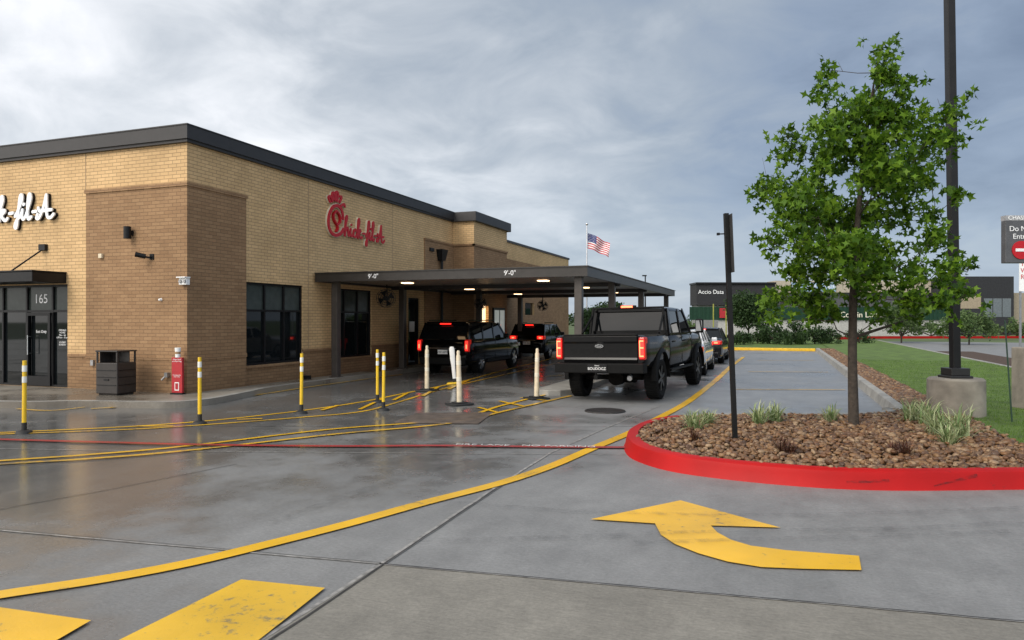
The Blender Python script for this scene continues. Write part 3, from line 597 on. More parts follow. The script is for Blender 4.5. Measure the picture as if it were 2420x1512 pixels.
def fpx(px,py,off=.05):
    a=(px-1210)/FP; d=(WY-off)/(a*ST+CT); return (d*(a*CT-ST), H+(757-py)*d/FP)
x,z=fpx(312,552); e=thing('wall_light','black cylinder wall light on brown brick','wall light',(x,WY-.05,z)); M().tube((0,-.12,-.13),(0,-.12,.13),.075,n=20).obj('shade',BLK,e,smooth=True); M().box(-.05,.05,-.06,0,-.05,.05).obj('bracket',BLK,e)
x,z=fpx(350,608); e=thing('security_camera','black bullet security camera on curved bracket','security camera',(x,WY-.05,z)); M().tube((-.10,-.24,.04),(.04,-.1,.0),.055,.05,16).obj('body',BLK,e,smooth=True); m=M(); m.tube((.02,-.12,0),(.09,-.06,-.02),.02); m.tube((.09,-.07,-.02),(.11,0,0),.02); m.box(.06,.17,-.02,0,-.06,.06); m.obj('bracket',BLK,e)
x,z=fpx(241,606); e=thing('alarm_box','small beige alarm strobe box on brick wall','alarm box',(x,WY-.05,z)); M().box(-.05,.05,-.06,0,-.05,.05).obj('case',CRM,e,bevel=.01)
x,z=fpx(381,709); e=thing('dome_sensor','tiny white dome sensor on brick wall','sensor',(x,WY-.05,z)); M().tube((0,-.06,0),(0,0,0),.02,.035).obj('dome',WHT,e,smooth=True)
x,z=fpx(441,664); e=thing('emergency_light','white emergency floodlight box at the brick corner','emergency light',(x,WY-.05,z)); m=M(); m.box(-.11,.09,-.1,0,-.09,.05); m.box(-.13,.11,-.16,0,.05,.075); m.obj('case',WHT,e,bevel=.008)
for a in (-.06,.05): M().tube((a,-.13,-.02),(a,-.1,-.02),.035).obj('lamp',GRYM,e)
e=thing('downspout_box','black metal rain scupper with downpipe on brown brick','downspout',(WX+.15,23.6,4.1)); m=M(); m.hexa([(-.1,-.14,-.3),(.08,-.14,-.3),(.08,.14,-.3),(-.1,.14,-.3)],[(-.1,-.25,.1),(.14,-.25,.1),(.14,.25,.1),(-.1,.25,.1)]); m.tube((0,0,-.3),(0,0,-3.9),.05); m.obj('pipe',BLK,e)
m=M(); e=thing('wall_vent','small dark wall louvre on brown brick','vent',(WX+.05,22.95,4.15)); m.box(0,.05,-.15,.15,-.06,.06); m.obj('grille',BLK,e)
e=thing('wall_outlet_box','small grey hose box low on brick wall','utility box',(WX+.05,15.8,.45)); M().box(-.05,.12,-.25,-.02,-.34,-.24).obj('case',BLK,e)
x,z=fpx(395,892); e=thing('utility_box','small grey hose spigot box on brick wall','utility box',(x,WY-.05,z)); m=M(); m.box(0,.08,-.08,0,0,.1); m.tube((.0,-.05,.02),(-.05,-.1,-.06),.02); m.obj('case',GRYM,e)
x,z=fpx(221,858); e=thing('utility_box','small grey outlet box on brick wall','utility box',(x,WY-.05,z)); M().box(-.04,.04,-.05,0,-.06,.06).obj('case',GRYM,e)
# ---- script signage : flat faced channel strokes, local x right, z up, face towards -y
def strokes(name,lst,mt,rad_,xf,parent,d0=0,d1=.06):
    m=M()
    for si,pts in enumerate(lst):
        q=[xf(p) for p in pts]; q=smooth_path(q,7) if len(q)>2 else [Vector((*a,0)) for a in q]
        n_=len(q); fr=-(d1+.0015*si); rings=[]
        for i,c in enumerate(q):
            t_=(q[min(i+1,n_-1)]-q[max(i-1,0)])
            t_=t_.normalized() if t_.length>1e-6 else Vector((1,0,0)); nx,ny=-t_.y*rad_,t_.x*rad_; ff=fr-.0012*i/n_
            rings.append([(c.x+nx,ff,c.y+ny),(c.x-nx,ff,c.y-ny),(c.x-nx,-d0,c.y-ny),(c.x+nx,-d0,c.y+ny)])
        m.loft(rings)
        for c,ff in ((q[0],fr+.0006),(q[-1],fr-.0006)): m.tube((c.x,-d0,c.y),(c.x,ff,c.y),rad_*1.01,n=14)
    return m.obj(name,mt,parent)
HICK=[[(.0,.0),(.12,.7),(.32,1.6),(.5,2.2),(.40,2.38),(.24,2.0),(.14,1.0),(.10,0)],[(.12,.35),(.35,.9),(.60,.97),(.66,.5),(.72,.08),(.95,.15),(1.12,.9)],[(1.14,.92),(1.1,.35),(1.25,.03),(1.48,.2)],[(1.22,1.42),(1.25,1.45)],
[(2.10,.80),(1.92,.98),(1.62,.65),(1.66,.12),(1.95,.03),(2.22,.3)],[(2.22,.3),(2.48,1.1),(2.74,1.9),(2.68,2.38),(2.52,2.1),(2.44,1.2),(2.42,0)],[(2.46,.5),(2.74,1.02),(2.95,.9),(2.64,.5),(2.85,.1),(3.08,.03),(3.22,.2)],[(3.42,.66),(3.76,.70)],
[(4.0,.35),(4.34,1.0),(4.66,1.8),(4.66,2.32),(4.50,2.25),(4.38,1.4),(4.24,0),(4.12,-.75),(3.96,-.62),(4.12,-.1),(4.5,.3)],[(4.5,.25),(4.74,.92)],[(4.74,.92),(4.68,.3),(4.82,.02),(5.05,.25)],[(4.86,1.42),(4.89,1.45)],
[(5.05,.25),(5.32,1.1),(5.54,1.95),(5.46,2.38),(5.32,2.1),(5.24,1.0),(5.28,.12),(5.45,.03),(5.60,.2)],[(5.76,.66),(6.08,.70)],
[(6.22,.38),(6.12,.04),(6.38,.05),(6.75,.9),(7.06,2.15)],[(7.06,2.15),(7.08,1.0),(7.16,.15),(7.45,.0),(7.75,.3)],[(6.30,.98),(6.48,.66),(6.9,.70),(7.55,.74)]]
CW=[[(-.35,1.6),(-.6,2.1),(-1.05,1.8),(-1.35,.9),(-1.1,.15),(-.6,.05),(-.05,.5)]]
CREAM=mat('sign_cream_return',(.70,.62,.46),.5)
s1=thing('shop_sign','red script channel letters with bird-head initial on brick wall','sign',(WX+.003,17.42,4.05),R(90))
f1=lambda p:(p[0]*.280+.05,p[1]*.235)
strokes('letter_backing',HICK,CREAM,.042,f1,s1,0,.05); strokes('lettering',HICK,RED,.033,f1,s1,.03,.08)
BC=[[(.0,.40),(-.04,.58),(-.2,.72),(-.46,.68),(-.66,.44),(-.70,.15),(-.58,-.06),(-.36,-.12),(-.12,-.04),(.02,.10)]]
BH=[[(-.30,.58),(-.14,.47),(-.12,.30),(-.26,.20),(-.40,.30),(-.44,.46),(-.30,.58)],[(-.28,.22),(-.24,.08),(-.3,.0)]]
g1=lambda p:(p[0]-.02,p[1]*.98+.07)
strokes('letter_backing',BC,CREAM,.062,g1,s1,0,.052); strokes('emblem',BC,RED,.045,g1,s1,.03,.083); strokes('emblem',BH,RED,.022,g1,s1,0,.08)
CO=[[(-.52,.82),(-.60,.94),(-.70,.90),(-.63,.79)],[(-.40,.86),(-.44,1.06),(-.53,1.03),(-.48,.88)],[(-.29,.86),(-.25,1.08),(-.35,1.10),(-.35,.90)],[(-.18,.84),(-.08,1.0),(-.17,1.01)],[(-.1,.76),(.04,.82),(.08,.76)]]
strokes('letter_backing',CO,CREAM,.045,g1,s1,0,.05); strokes('comb',CO,RED,.036,g1,s1,.03,.08)
s2_=thing('shop_sign','white script channel letters on tan brick front','sign',(-17.95,WY-.003,3.97),0)
f2=lambda p:(p[0]*.335,p[1]*.242)
strokes('letter_backing',HICK+CW,BLK,.042,f2,s2_,0,.04); strokes('lettering',HICK+CW,mat('white_sign_face',(.92,.92,.92),.5,var=.03),.037,f2,s2_,.03,.07)
# ------------------------------------------------------------------ drive canopy
cp=thing('drive_through_canopy','flat dark steel drive-through canopy on square columns','canopy',(-8,23,0))
CX0,CX1,CY0,CY1=WX+.06,-4.1,16.1,31.0
m=M(); m.box(CX0,CX1,CY0,CY0+.06,2.66,2.88); m.box(CX1-.06,CX1,CY0+.06,CY1,2.66,2.88); m.box(CX0,CX1,CY1,CY1+.06,2.66,2.88); m.box(CX0,CX0+.05,CY0+.06,24.7,2.66,2.88)
m.box(CX0,CX1+.03,CY0-.03,CY1+.08,2.88,2.905); m.obj('fascia',mat('canopy_fascia',(.035,.031,.028),.4,.2),cp,world=True)
m=M(); y=CY0+.06
while y<CY1-.01:
    y1=min(CY1,y+.3); m.box(CX0+.05,CX1-.06,y,y1-.03,2.715,2.74); m.box(CX0+.05,CX1-.06,y1-.03,y1,2.735,2.745); y=y1
m.obj('soffit',CEIL,cp,world=True)
cols_=[(-11.1,16.45),(-11.1,20.1),(-4.38,16.4),(-4.38,20.0),(-4.38,24.6),(-4.38,30.5),(-10.3,24.4),(-10.3,28.9)]
CS=mat('column_steel',(.07,.06,.053),.45,.2)
for i,(x,y) in enumerate(cols_):
    m=M(); m.box(x-.09,x+.09,y-.09,y+.09,.11,2.72); m.box(x-.14,x+.14,y-.14,y+.14,.11,.14); m.obj('column',CS,cp,world=True,bevel=.008)
for x,y in [(-9.9,18.2),(-9.9,22.6),(-9.9,27.5),(-5.9,18.4),(-5.9,22.8),(-5.9,27.3),(-8,25)]:
    m=M(); m.box(x-.13,x+.13,y-.13,y+.13,2.69,2.713); m.obj('ceiling_lamp',LIT,cp,world=True)
for y in [20.1,24.5,29]: m=M(); m.box(CX0+.05,CX1-.06,y-.07,y+.07,2.6,2.714); m.obj('beam',FASC,cp,world=True)
text('lettering',"9'-0\"",.165,(-9.75,CY0-.002,2.77),(R(90),0,0),WHE,cp,.002); text('lettering',"9'-0\"",.165,(-6.0,CY0-.002,2.77),(R(90),0,0),WHE,cp,.002)
def fan(loc,rz,rr=.3):
    e=thing('ventilation_fan','black round caged fan hung from canopy','fan',loc,rz,'fans hung under the canopy'); m=M()
    for q in (rr,rr*.75,rr*.5,rr*.25):
        for yy in (-.09,.09):
            for i in range(24):
                a=i*math.pi/12;b=(i+1)*math.pi/12; m.tube((q*math.cos(a),yy,q*math.sin(a)),(q*math.cos(b),yy,q*math.sin(b)),.007,n=4,cap=False)
    for i in range(12):
        a=i*math.pi/6; m.tube((0,-.11,0),(rr*math.cos(a),-.09,rr*math.sin(a)),.006,n=4); m.tube((rr*math.cos(a),-.09,rr*math.sin(a)),(rr*math.cos(a),.09,rr*math.sin(a)),.008,n=4)
    m.obj('cage',BLK,e); m=M()
    for i in range(4):
        a=i*math.pi/2+.4; c,s=math.cos(a),math.sin(a); m.add([(0.04*c,-.03,.04*s),(rr*.85*c-.1*s,-.03,rr*.85*s+.1*c),(rr*.85*c+.1*s,.04,rr*.85*s-.1*c)],[(0,1,2)])
    m.tube((0,-.05,0),(0,.15,0),.07); m.obj('blades',BLK,e); M().tube((0,.1,0),(0,.1,.45),.02).obj('hanger',BLK,e)
fan((-11.0,18.9,2.3),R(15),.27); fan((-10.2,24.3,2.25),R(15),.22); fan((-9.2,28.6,2.25),R(15),.22)
e=thing('menu_board','slim dark order board beside the far drive lane','menu board',(-5.0,27.3,.12)); M().box(-.2,.2,-.08,.08,0,1.9).obj('case',BLK,e,bevel=.02); M().box(-.16,.16,-.085,-.08,.9,1.75).obj('screen',mat('screen',(.06,.06,.08),.1),e)
# ------------------------------------------------------------------ street furniture
x,y=G(275,932,.12); e=thing('trash_can','dark brown square litter bin with open hood on pavement','trash can',(x,y,.118),R(4))
m=M(); m.box(-.27,.27,-.25,.25,0.03,.66); m.box(-.24,.24,-.22,.22,0,.03); m.obj('body',mat('bin_brown',(.035,.03,.027),.45,.2),e,bevel=.015)
m=M()
for z in (.2,.36,.5): m.box(-.24,.24,-.262,-.25,z,z+.012); m.box(.27,.282,-.22,.22,z,z+.012)
m.box(-.06,.06,-.265,-.25,.3,.33); m.obj('panel_trim',BLK,e)
m=M()
for a,b in((-.25,-.23),(.25,-.23),(.25,.23),(-.25,.23)): m.box(a-.018,a+.018,b-.018,b+.018,.66,.88)
m.box(-.28,.28,-.26,.26,.88,.91); m.box(-.23,.23,.1,.12,.66,.88); m.box(-.23,-.21,-.2,.1,.66,.88); m.obj('hood',mat('bin_hood',(.035,.03,.027),.4,.2),e,bevel=.01)
x,y=G(422,932,.12); e=thing('sidewalk_sign','red upright ordering sign panel with small icons','sign',(x,y-.02,.118),R(8))
M().box(-.125,.125,-.03,.03,.03,.76).obj('panel',REDD,e,bevel=.008)
M().box(-.135,.135,-.06,.06,-.0,.03).obj('foot',BLK,e)
text('lettering','Order Food\nin a New Way',.038,(0,-.032,.70),(R(90),0,0),WHT,e,.001,world=False); text('lettering','Download the\nApp Today',.032,(0,-.032,.38),(R(90),0,0),WHT,e,.001,world=False)
M().box(-.05,.05,-.034,-.03,.08,.25).obj('icon_panel',WHT,e); M().box(-.035,.035,-.036,-.034,.10,.23).obj('icon',REDD,e)
e=thing('paper_cup','white paper cup with brown band on red sign','cup',(x,y-.02,.118+.76)); M().tube((0,0,0),(0,0,.2),.048,.06,20).obj('cup',WHT,e,smooth=True); M().tube((0,0,.07),(0,0,.12),.0535,.0562,20).obj('band',mat('cup_band',(.35,.22,.12),.6),e,smooth=True)
RW=mat('reflective_white',(.75,.75,.7),.3)
x,y=G(472,1003); y0=thing('delineator_post','yellow flexible post with white bands on black base','delineator post',(x,y,0),0,'yellow lane delineators')
M().lathe([(0,.05),(.05,.055),(.10,.035),(.115,.0)],20,axis='z').obj('base',RUB,y0,smooth=True); h=1.06
M().tube((0,0,.04),(0,0,h),.030,.027,16).obj('post',YPL,y0,smooth=True)
for z in (h-.32,h-.16): M().tube((0,0,z),(0,0,z+.09),.0315,.0313,16).obj('reflective_band',RW,y0,smooth=True)
M().tube((0,0,.03),(0,0,.16),.036,.034,12).obj('socket',RUB,y0,smooth=True)
for px,py,tl_ in [(57,1025,R(-.8)),(712,978,R(.6)),(892,952,0),(906,971,R(1.0))]:
    c=copy_thing(y0,(*G(px,py),0)); c.rotation_euler=(0,tl_,random.random()*3)
x,y=G(1009,925); wpost=thing('channelizer_post','thick cream channelizer post on flat black base','traffic post',(x,y,0),0,'cream channelizer posts'); h=1.06
m=M(); m.box(-.22,.22,-.20,.20,0,.04); m.box(-.12,.12,-.12,.12,.04,.065); m.obj('base',RUB,wpost,bevel=.015)
M().lathe([(0.0,h),(.02,h),(.034,h-.03),(.03,h-.08),(.044,h-.11),(.046,h*.62),(.048,h*.6),(.050,.32),(.052,.3),(.054,.05)],20,axis='z').obj('post',CRM,wpost,smooth=True)
for a,r_ in ((.74,.0475),(.44,.0515)): M().tube((0,0,h*a),(0,0,h*a+.08),r_,r_,16).obj('reflective_band',mat('band_cream',(.74,.68,.55),.3),wpost,smooth=True)
for px,py,a in [(1086,958,R(-1.5)),(1268,944,R(1))]:
    c=copy_thing(wpost,(*G(px,py),0)); c.rotation_euler=(0,a,random.random())
x,y=G(1075,908); e=thing('lane_gate_paddle','leaning white paddle marker on orange and black foot','lane marker',(x,y,0),TH,ry=R(-5)); m=M(); m.lathe([(0,.97),(.05,.96),(.07,.9),(.065,.6),(.05,.45),(.045,.1)],14,axis='z'); o=m.obj('paddle',WHT,e,smooth=True); o.scale=(1,.35,1)
m=M(); m.box(-.2,.2,-.12,.12,0,.05); m.obj('foot',YPL,e,bevel=.02); m=M(); m.box(-.05,.05,-.05,.05,.05,.14); m.obj('hinge',RUB,e,bevel=.01)
x,y=G(1738,1050,.13); e=thing('sign_post','leaning black square steel post with edge-on sign plate','sign post',(x,y,.08),TH,rx=0,ry=R(-2.3)); m=M(); m.box(-.028,.028,-.028,.028,0,2.88); m.obj('post',mat('post_black',(.008,.008,.008),.45,spec=.25),e,bevel=.004)
m=M(); m.box(.030,.034,-.14,.10,2.15,2.86); m.obj('sign_plate',mat('sign_back',(.04,.04,.04),.5,.1),e); m=M(); m.tube((-.1,0,2.63),(.0,0,2.63),.008); m.box(-.12,-.09,-.02,.02,2.615,2.645); m.obj('bracket',BLK,e)
x,y=G(2259,980,.13); e=thing('light_pole','tall black square light pole on round concrete pedestal','light pole',(x,y,.1),TH,ry=0)
M().lathe([(0,.62),(.38,.62),(.41,.59),(.415,-.05)],40,axis='z').obj('pedestal',mat('pedestal_concrete',(.28,.245,.20),.8,0,.35,3,.5),e,smooth=True)
m=M(); m.box(-.19,.17,-.18,.18,.62,.66); m.box(-.16,.14,-.15,.15,.66,.78); m.obj('base_cover',mat('pole_cover',(.02,.018,.017),.4),e,bevel=.01)
o=M().box(-.062,.062,-.062,.062,.7,8.5).obj('pole',mat('pole_bronze',(.014,.013,.013),.45,.1,spec=.3),e,bevel=.01); o.rotation_euler=(0,R(-.9),0)
M().box(-.6,.3,-.25,.25,8.5,8.62).obj('lamp_head',BLK,e,bevel=.02)
x,y=LD((2462-1210)/FP*12.3,12.3); e=thing('directional_sign','dark grey bank entry sign with red no-entry disc','sign',(x,y,.12),TH)
M().box(-.32,.32,-.3,.3,-.05,1.06).obj('plinth',mat('plinth_concrete',(.26,.23,.19),.8,0,.2,6,.4),e,bevel=.02)
M().box(-.06,.06,-.06,.06,1.06,2.6).obj('post',GRYM,e)
M().box(-.66,.66,-.06,.06,2.50,3.22).obj('panel',mat('sign_grey',(.085,.085,.09),.4),e,bevel=.01); M().box(-.66,.66,-.062,.062,3.222,3.31).obj('header',mat('sign_light_grey',(.32,.32,.33),.4),e)
text('lettering','Do Not',.125,(-.60,-.064,3.08),(R(90),0,0),WHE,e,.002,'LEFT',world=False); text('lettering','Enter',.125,(-.54,-.064,2.95),(R(90),0,0),WHE,e,.002,'LEFT',world=False); text('lettering','CHASE',.10,(-.62,-.066,3.265),(R(90),0,0),WHE,e,.002,'LEFT',world=False)
m=M(); m.tube((-.40,-.075,2.72),(-.40,-.06,2.72),.155,n=32); m.obj('no_entry_disc',RED,e); M().box(-.50,-.30,-.08,-.076,2.695,2.745).obj('no_entry_bar',WHE,e)
x,y=LD((2445-1210)/FP*40,40); e=thing('banner_sign','white rental banner with red lettering on posts','sign',(x,y,.1),TH); M().box(-.85,.85,-.02,.02,3.15,4.8).obj('panel',WHT,e); text('lettering','TEN\nWEL\nRELA',.36,(-.8,-.03,4.3),(R(90),0,0),RED,e,.002,'LEFT',world=False)
for a in (-.8,.7): M().box(a,a+.1,0.03,.1,0,3.2).obj('post',GRYM,e)
x,y=G(2392,1000,.12); e=thing('marker_stake','thin green steel stake standing in the grass','stake',(x,y,.1),TH,ry=R(-4)); M().tube((0,0,0),(0,0,1.55),.012,.010,8).obj('rod',mat('green_steel',(.02,.05,.03),.5),e)
# flag
x,y=LD((1387-1210)/FP*46,46); e=thing('flagpole','tall silver flagpole with striped national flag','flagpole',(x,y,.1),TH); m=M(); m.tube((0,0,0),(0,0,7.6),.06,.035,12); m.obj('pole',mat('pole_silver',(.6,.6,.62),.35,.5),e,smooth=True); M().lathe([(0,7.76),(.06,7.74),(.085,7.68),(.06,7.61),(0,7.6)],16,axis='z').obj('finial',CHR,e,smooth=True)
fb=mat('flag_blue',(.03,.04,.16),.7); fr_=mat('flag_red',(.5,.03,.05),.7); fw=mat('flag_white',(.75,.75,.75),.7)
FZ=lambda u,v:7.1-(.98-.12*u)*v-.72*u**1.35+.06*math.sin(u*8+v)*u
FY=lambda u,v:.16*math.sin(u*10+v*2)*u**.5
m=M(); nc=30; vs=[]; 
for j in range(14):
    for i in range(nc+1):
        u=i/nc; v=j/13; vs.append((.05+1.42*u-.1*v*u,FY(u,v),FZ(u,v)))
b=len(m.v); m.v+=vs
for j in range(13):
    for i in range(nc): m.f.append([j*(nc+1)+i,j*(nc+1)+i+1,(j+1)*(nc+1)+i+1,(j+1)*(nc+1)+i]); m.mi.append(0 if (j<7 and i<12) else (1 if j%2==0 else 2))
m.obj('flag',[fb,fr_,fw],e,smooth=True)
m=M()
for j in range(5):
    for i in range(6):
        u=(.6+i*1.85)/nc; v=(.7+j*1.3)/13; x_=.05+1.42*u-.1*v*u; z_=FZ(u,v); yy=FY(u,v)-.012; m.box(x_-.014,x_+.014,yy-.002,yy,z_-.014,z_+.014)
m.obj('stars',fw,e)
x,y=LD((1525-1210)/FP*60,60); e=thing('street_lamp','distant dark parking lot lamp with single arm','street lamp',(x,y,.1),TH); m=M(); m.tube((0,0,0),(0,0,5.2),.07,.05); m.box(-.25,.1,-.1,.1,5.2,5.3); m.obj('pole',BLK,e)
# ------------------------------------------------------------------ far buildings
def px2l(px,d): return (px-1210)/FP*d
def zz(py,d): return H+(757-py)*d/FP
D=84
fbld=thing('office_building','dark grey single-storey office block with white name lettering','building',(*LD(0,D),0),TH)
m=M(); m.box(px2l(1646,D),px2l(1832,D),0,3,zz(722,D),zz(672,D)); m.obj('upper_wall',mat('charcoal_panel',(.035,.035,.038),.8,spec=.2),fbld); m=M(); m.box(px2l(1644,D),px2l(1833,D),-.2,3,zz(672,D),zz(668,D)); m.obj('roof_edge',BLK,fbld); M().box(px2l(1650,D),px2l(1830,D),.5,3,0,zz(722,D)).obj('lower_wall',mat('grey_render',(.22,.22,.22),.7),fbld)
text('lettering','Accio Data',.66,(px2l(1680,D),-.05,zz(691,D)),(R(90),0,0),WHE,fbld,.01,world=False)
sb=thing('store_building','tan and white retail strip with dark storefronts','building',(*LD(0,D+1),0),TH); D2=D+1
M().box(px2l(1834,D2),px2l(2255,D2),0,3,zz(692,D2),zz(664,D2)).obj('upper_wall',mat('cream_render',(.42,.37,.29),.8),sb); M().box(px2l(1834,D2),px2l(2255,D2),.4,3,0,zz(692,D2)).obj('lower_wall',mat('dark_grey_wall',(.09,.09,.10),.6),sb)  # cream upper band over a plain dark grey storefront wall
M().box(px2l(1870,D2),px2l(1975,D2),-.1,-.02,zz(690,D2),zz(668,D2)).obj('banner',mat('banner_blue',(.30,.45,.62),.5),sb); text('lettering','FOR LEASE 512-810',.62,(px2l(1922,D2),-.14,zz(679,D2)),(R(90),0,0),WHE,sb,.01,world=False)
rb=thing('retail_building','dark grey building with large glass windows','building',(*LD(0,D-4),0),TH); D3=D-4
M().box(px2l(2262,D3),px2l(2396,D3),0,6,0,zz(654,D3)).obj('wall',mat('slate_panel',(.035,.036,.04),.8,spec=.2),rb)
M().box(px2l(2396,D3),px2l(2500,D3),1,6,0,zz(692,D3)).obj('annex_wall',mat('tan_stone',(.32,.27,.2),.8),rb)
for i in range(3):
    a=2325+i*22; M().box(px2l(a,D3),px2l(a+20,D3),-.03,0,zz(750,D3),zz(706,D3)).obj('window',mat('far_glass%d'%i,(.12,.14,.15),.1),rb)
M().box(px2l(2270,D3),px2l(2318,D3),-.03,0,zz(730,D3),zz(700,D3)).obj('wall_panel',mat('tan_panel',(.33,.27,.19),.7),rb)
gf=thing('fence','green corrugated fence above white painted wall','fence',(*LD(0,74),0),TH); m=M(); xa=px2l(1630,74); xb=px2l(2260,74); k=0; x=xa
while x<xb: m.box(x,x+.22,0 if k%2 else -.05,.1,zz(757,74),zz(726,74)); x+=.22; k+=1
m.obj('panels',mat('green_metal',(.013,.045,.026),.6,spec=.25),gf); M().box(xa+3,xb,.12,.4,0,zz(757,74)-.01).obj('wall',mat('white_block',(.42,.41,.39),.7),gf)
CL_=mat('cream_letter',(.8,.75,.6),.5)
text('lettering',"Cousin Louie's",.82,(px2l(2040,74),-.1,zz(745,74)),(R(90),R(0),0),CL_,gf,.02,world=False)
M().box(px2l(1700,74),px2l(1714,74),-.12,-.06,zz(752,74),zz(729,74)).obj('emblem_sign',REDD,gf)
for px in (1686,1716):
    x,y=LD(px2l(px,60),60); e=thing('lamp_post','thin yellow-green steel post by green fence','post',(x,y,.1),TH); M().tube((0,0,0),(0,0,2.9),.05,.05,8).obj('pole',mat('olive',(.3,.3,.05),.5),e)
tm=thing('tree_line','distant low band of dark trees on the horizon','trees',(*LD(0,230),0),TH); tm['kind']='stuff'
cl=[]
for i in range(150): cl.append((random.uniform(-40,140),random.uniform(-8,8),random.uniform(.3,2.6),random.uniform(1.2,2.2)))
foliage('foliage',cl,1.2,1.0,HEDG,tm)
# ------------------------------------------------------------------ vehicles
BKP=mat('black_car_paint',(.002,.002,.0025),.10,0,.05,spec=.2); GRP=mat('dark_grey_car_paint',(.004,.004,.0045),.13,0,.08,spec=.2); WHP=mat('white_car_paint',(.65,.66,.68),.25,0,.04,coat=1); NVY=mat('charcoal_car_paint',(.008,.008,.010),.15,0,.05,spec=.3)
CGL=mat('car_glass',(.004,.005,.006),.02,0,.1,spec=.42); TRIM=mat('black_plastic_trim',(.006,.006,.006),.6,spec=.15); TIRE=mat('tyre_rubber',(.009,.009,.009),.85,0,.2,30,.3,spec=.15); RIM=mat('alloy_rim',(.45,.45,.46),.25,.9); RIMB=mat('black_rim',(.010,.010,.010),.3,.1,spec=.3)
UND=mat('underbody',(.010,.009,.008),.9,spec=.1)
def wheel(parent,x,y,r,wd,rimm,side):
    wl=bpy.data.objects.new('wheel',None); COL.objects.link(wl); wl.parent=parent; wl.location=(x,y,r); wl.empty_display_size=.1
    m=M(); h=wd/2; m.lathe([(r*.62,-h*.8),(r*.85,-h),(r*.97,-h*.85),(r,-h*.6),(r,h*.6),(r*.97,h*.85),(r*.85,h),(r*.62,h*.8)],36)
    for i in range(36):
        a=i*math.pi/18; c,s=math.cos(a),math.sin(a); m.beam((-h*.8,c*r*1.0,s*r*1.0),(h*.8,c*r*1.0,s*r*1.0),r*.09,.02,(0,-s,c))
    m.obj('tyre',TIRE,wl,smooth=True)
    m=M(); o=side*h*.7
    m.lathe([(r*.63,-h*.8),(r*.60,-h*.5),(r*.60,h*.5),(r*.63,h*.8)],32); m.lathe([(0,side*h*.1),(r*.6,side*h*.1)],32,mi=1)
    for i in range(6):
        a=i*math.pi/3+.3; c,s=math.cos(a),math.sin(a); m.beam((o,c*r*.08,s*r*.08),(o*1.0,c*r*.6,s*r*.6),r*.15,h*.3,(0,-s,c))
    m.tube((o-side*.04,0,0),(o+side*.02,0,0),r*.16,n=16); m.obj('rim',[rimm,UND],wl,smooth=True)
def ring(y,w,zb,zt,cr=.02,tuck=.9):
    hp=[(0,zb),(w*tuck,zb),(w*.965,zb+.07),(w*.99,zb+(zt-zb)*.25),(w,zb+(zt-zb)*.5),(w*.995,zb+(zt-zb)*.72),(w*.975,zt-.09),(w*.945,zt-.03),(w*.88,zt),(w*.75,zt+cr*.5),(0,zt+cr)]
    return [(x,y,z) for x,z in hp]+[(-x,y,z) for x,z in hp[-2:0:-1]]
def boolcut(o,cyls):
    for (y,z,r,x0,x1) in cyls:
        c=M().tube((x0,y,z),(x1,y,z),r,n=32).obj('cut',UND); md=o.modifiers.new('x','BOOLEAN'); md.operation='DIFFERENCE'; md.object=c; md.solver='EXACT'
        dg=bpy.context.evaluated_depsgraph_get(); me=bpy.data.meshes.new_from_object(o.evaluated_get(dg)); o.modifiers.clear(); o.data=me; bpy.data.objects.remove(c)
    o.data.polygons.foreach_set('use_smooth',[True]*len(o.data.polygons)); o.data.set_sharp_from_angle(angle=R(32))
def arch(m,y,z,r,x,side,wd=.05,th=.05,a0=-10,a1=190):
    n=16; rings=[]
    for i in range(n+1):
        a=R(a0+(a1-a0)*i/n); c,s=math.cos(a),math.sin(a)
        rings.append([(x-side*.04,y+c*r,z+s*r),(x+side*th,y+c*r,z+s*r),(x+side*th*.6,y+c*(r+wd),z+s*(r+wd)),(x-side*.04,y+c*(r+wd),z+s*(r+wd))])
    m.loft(rings)
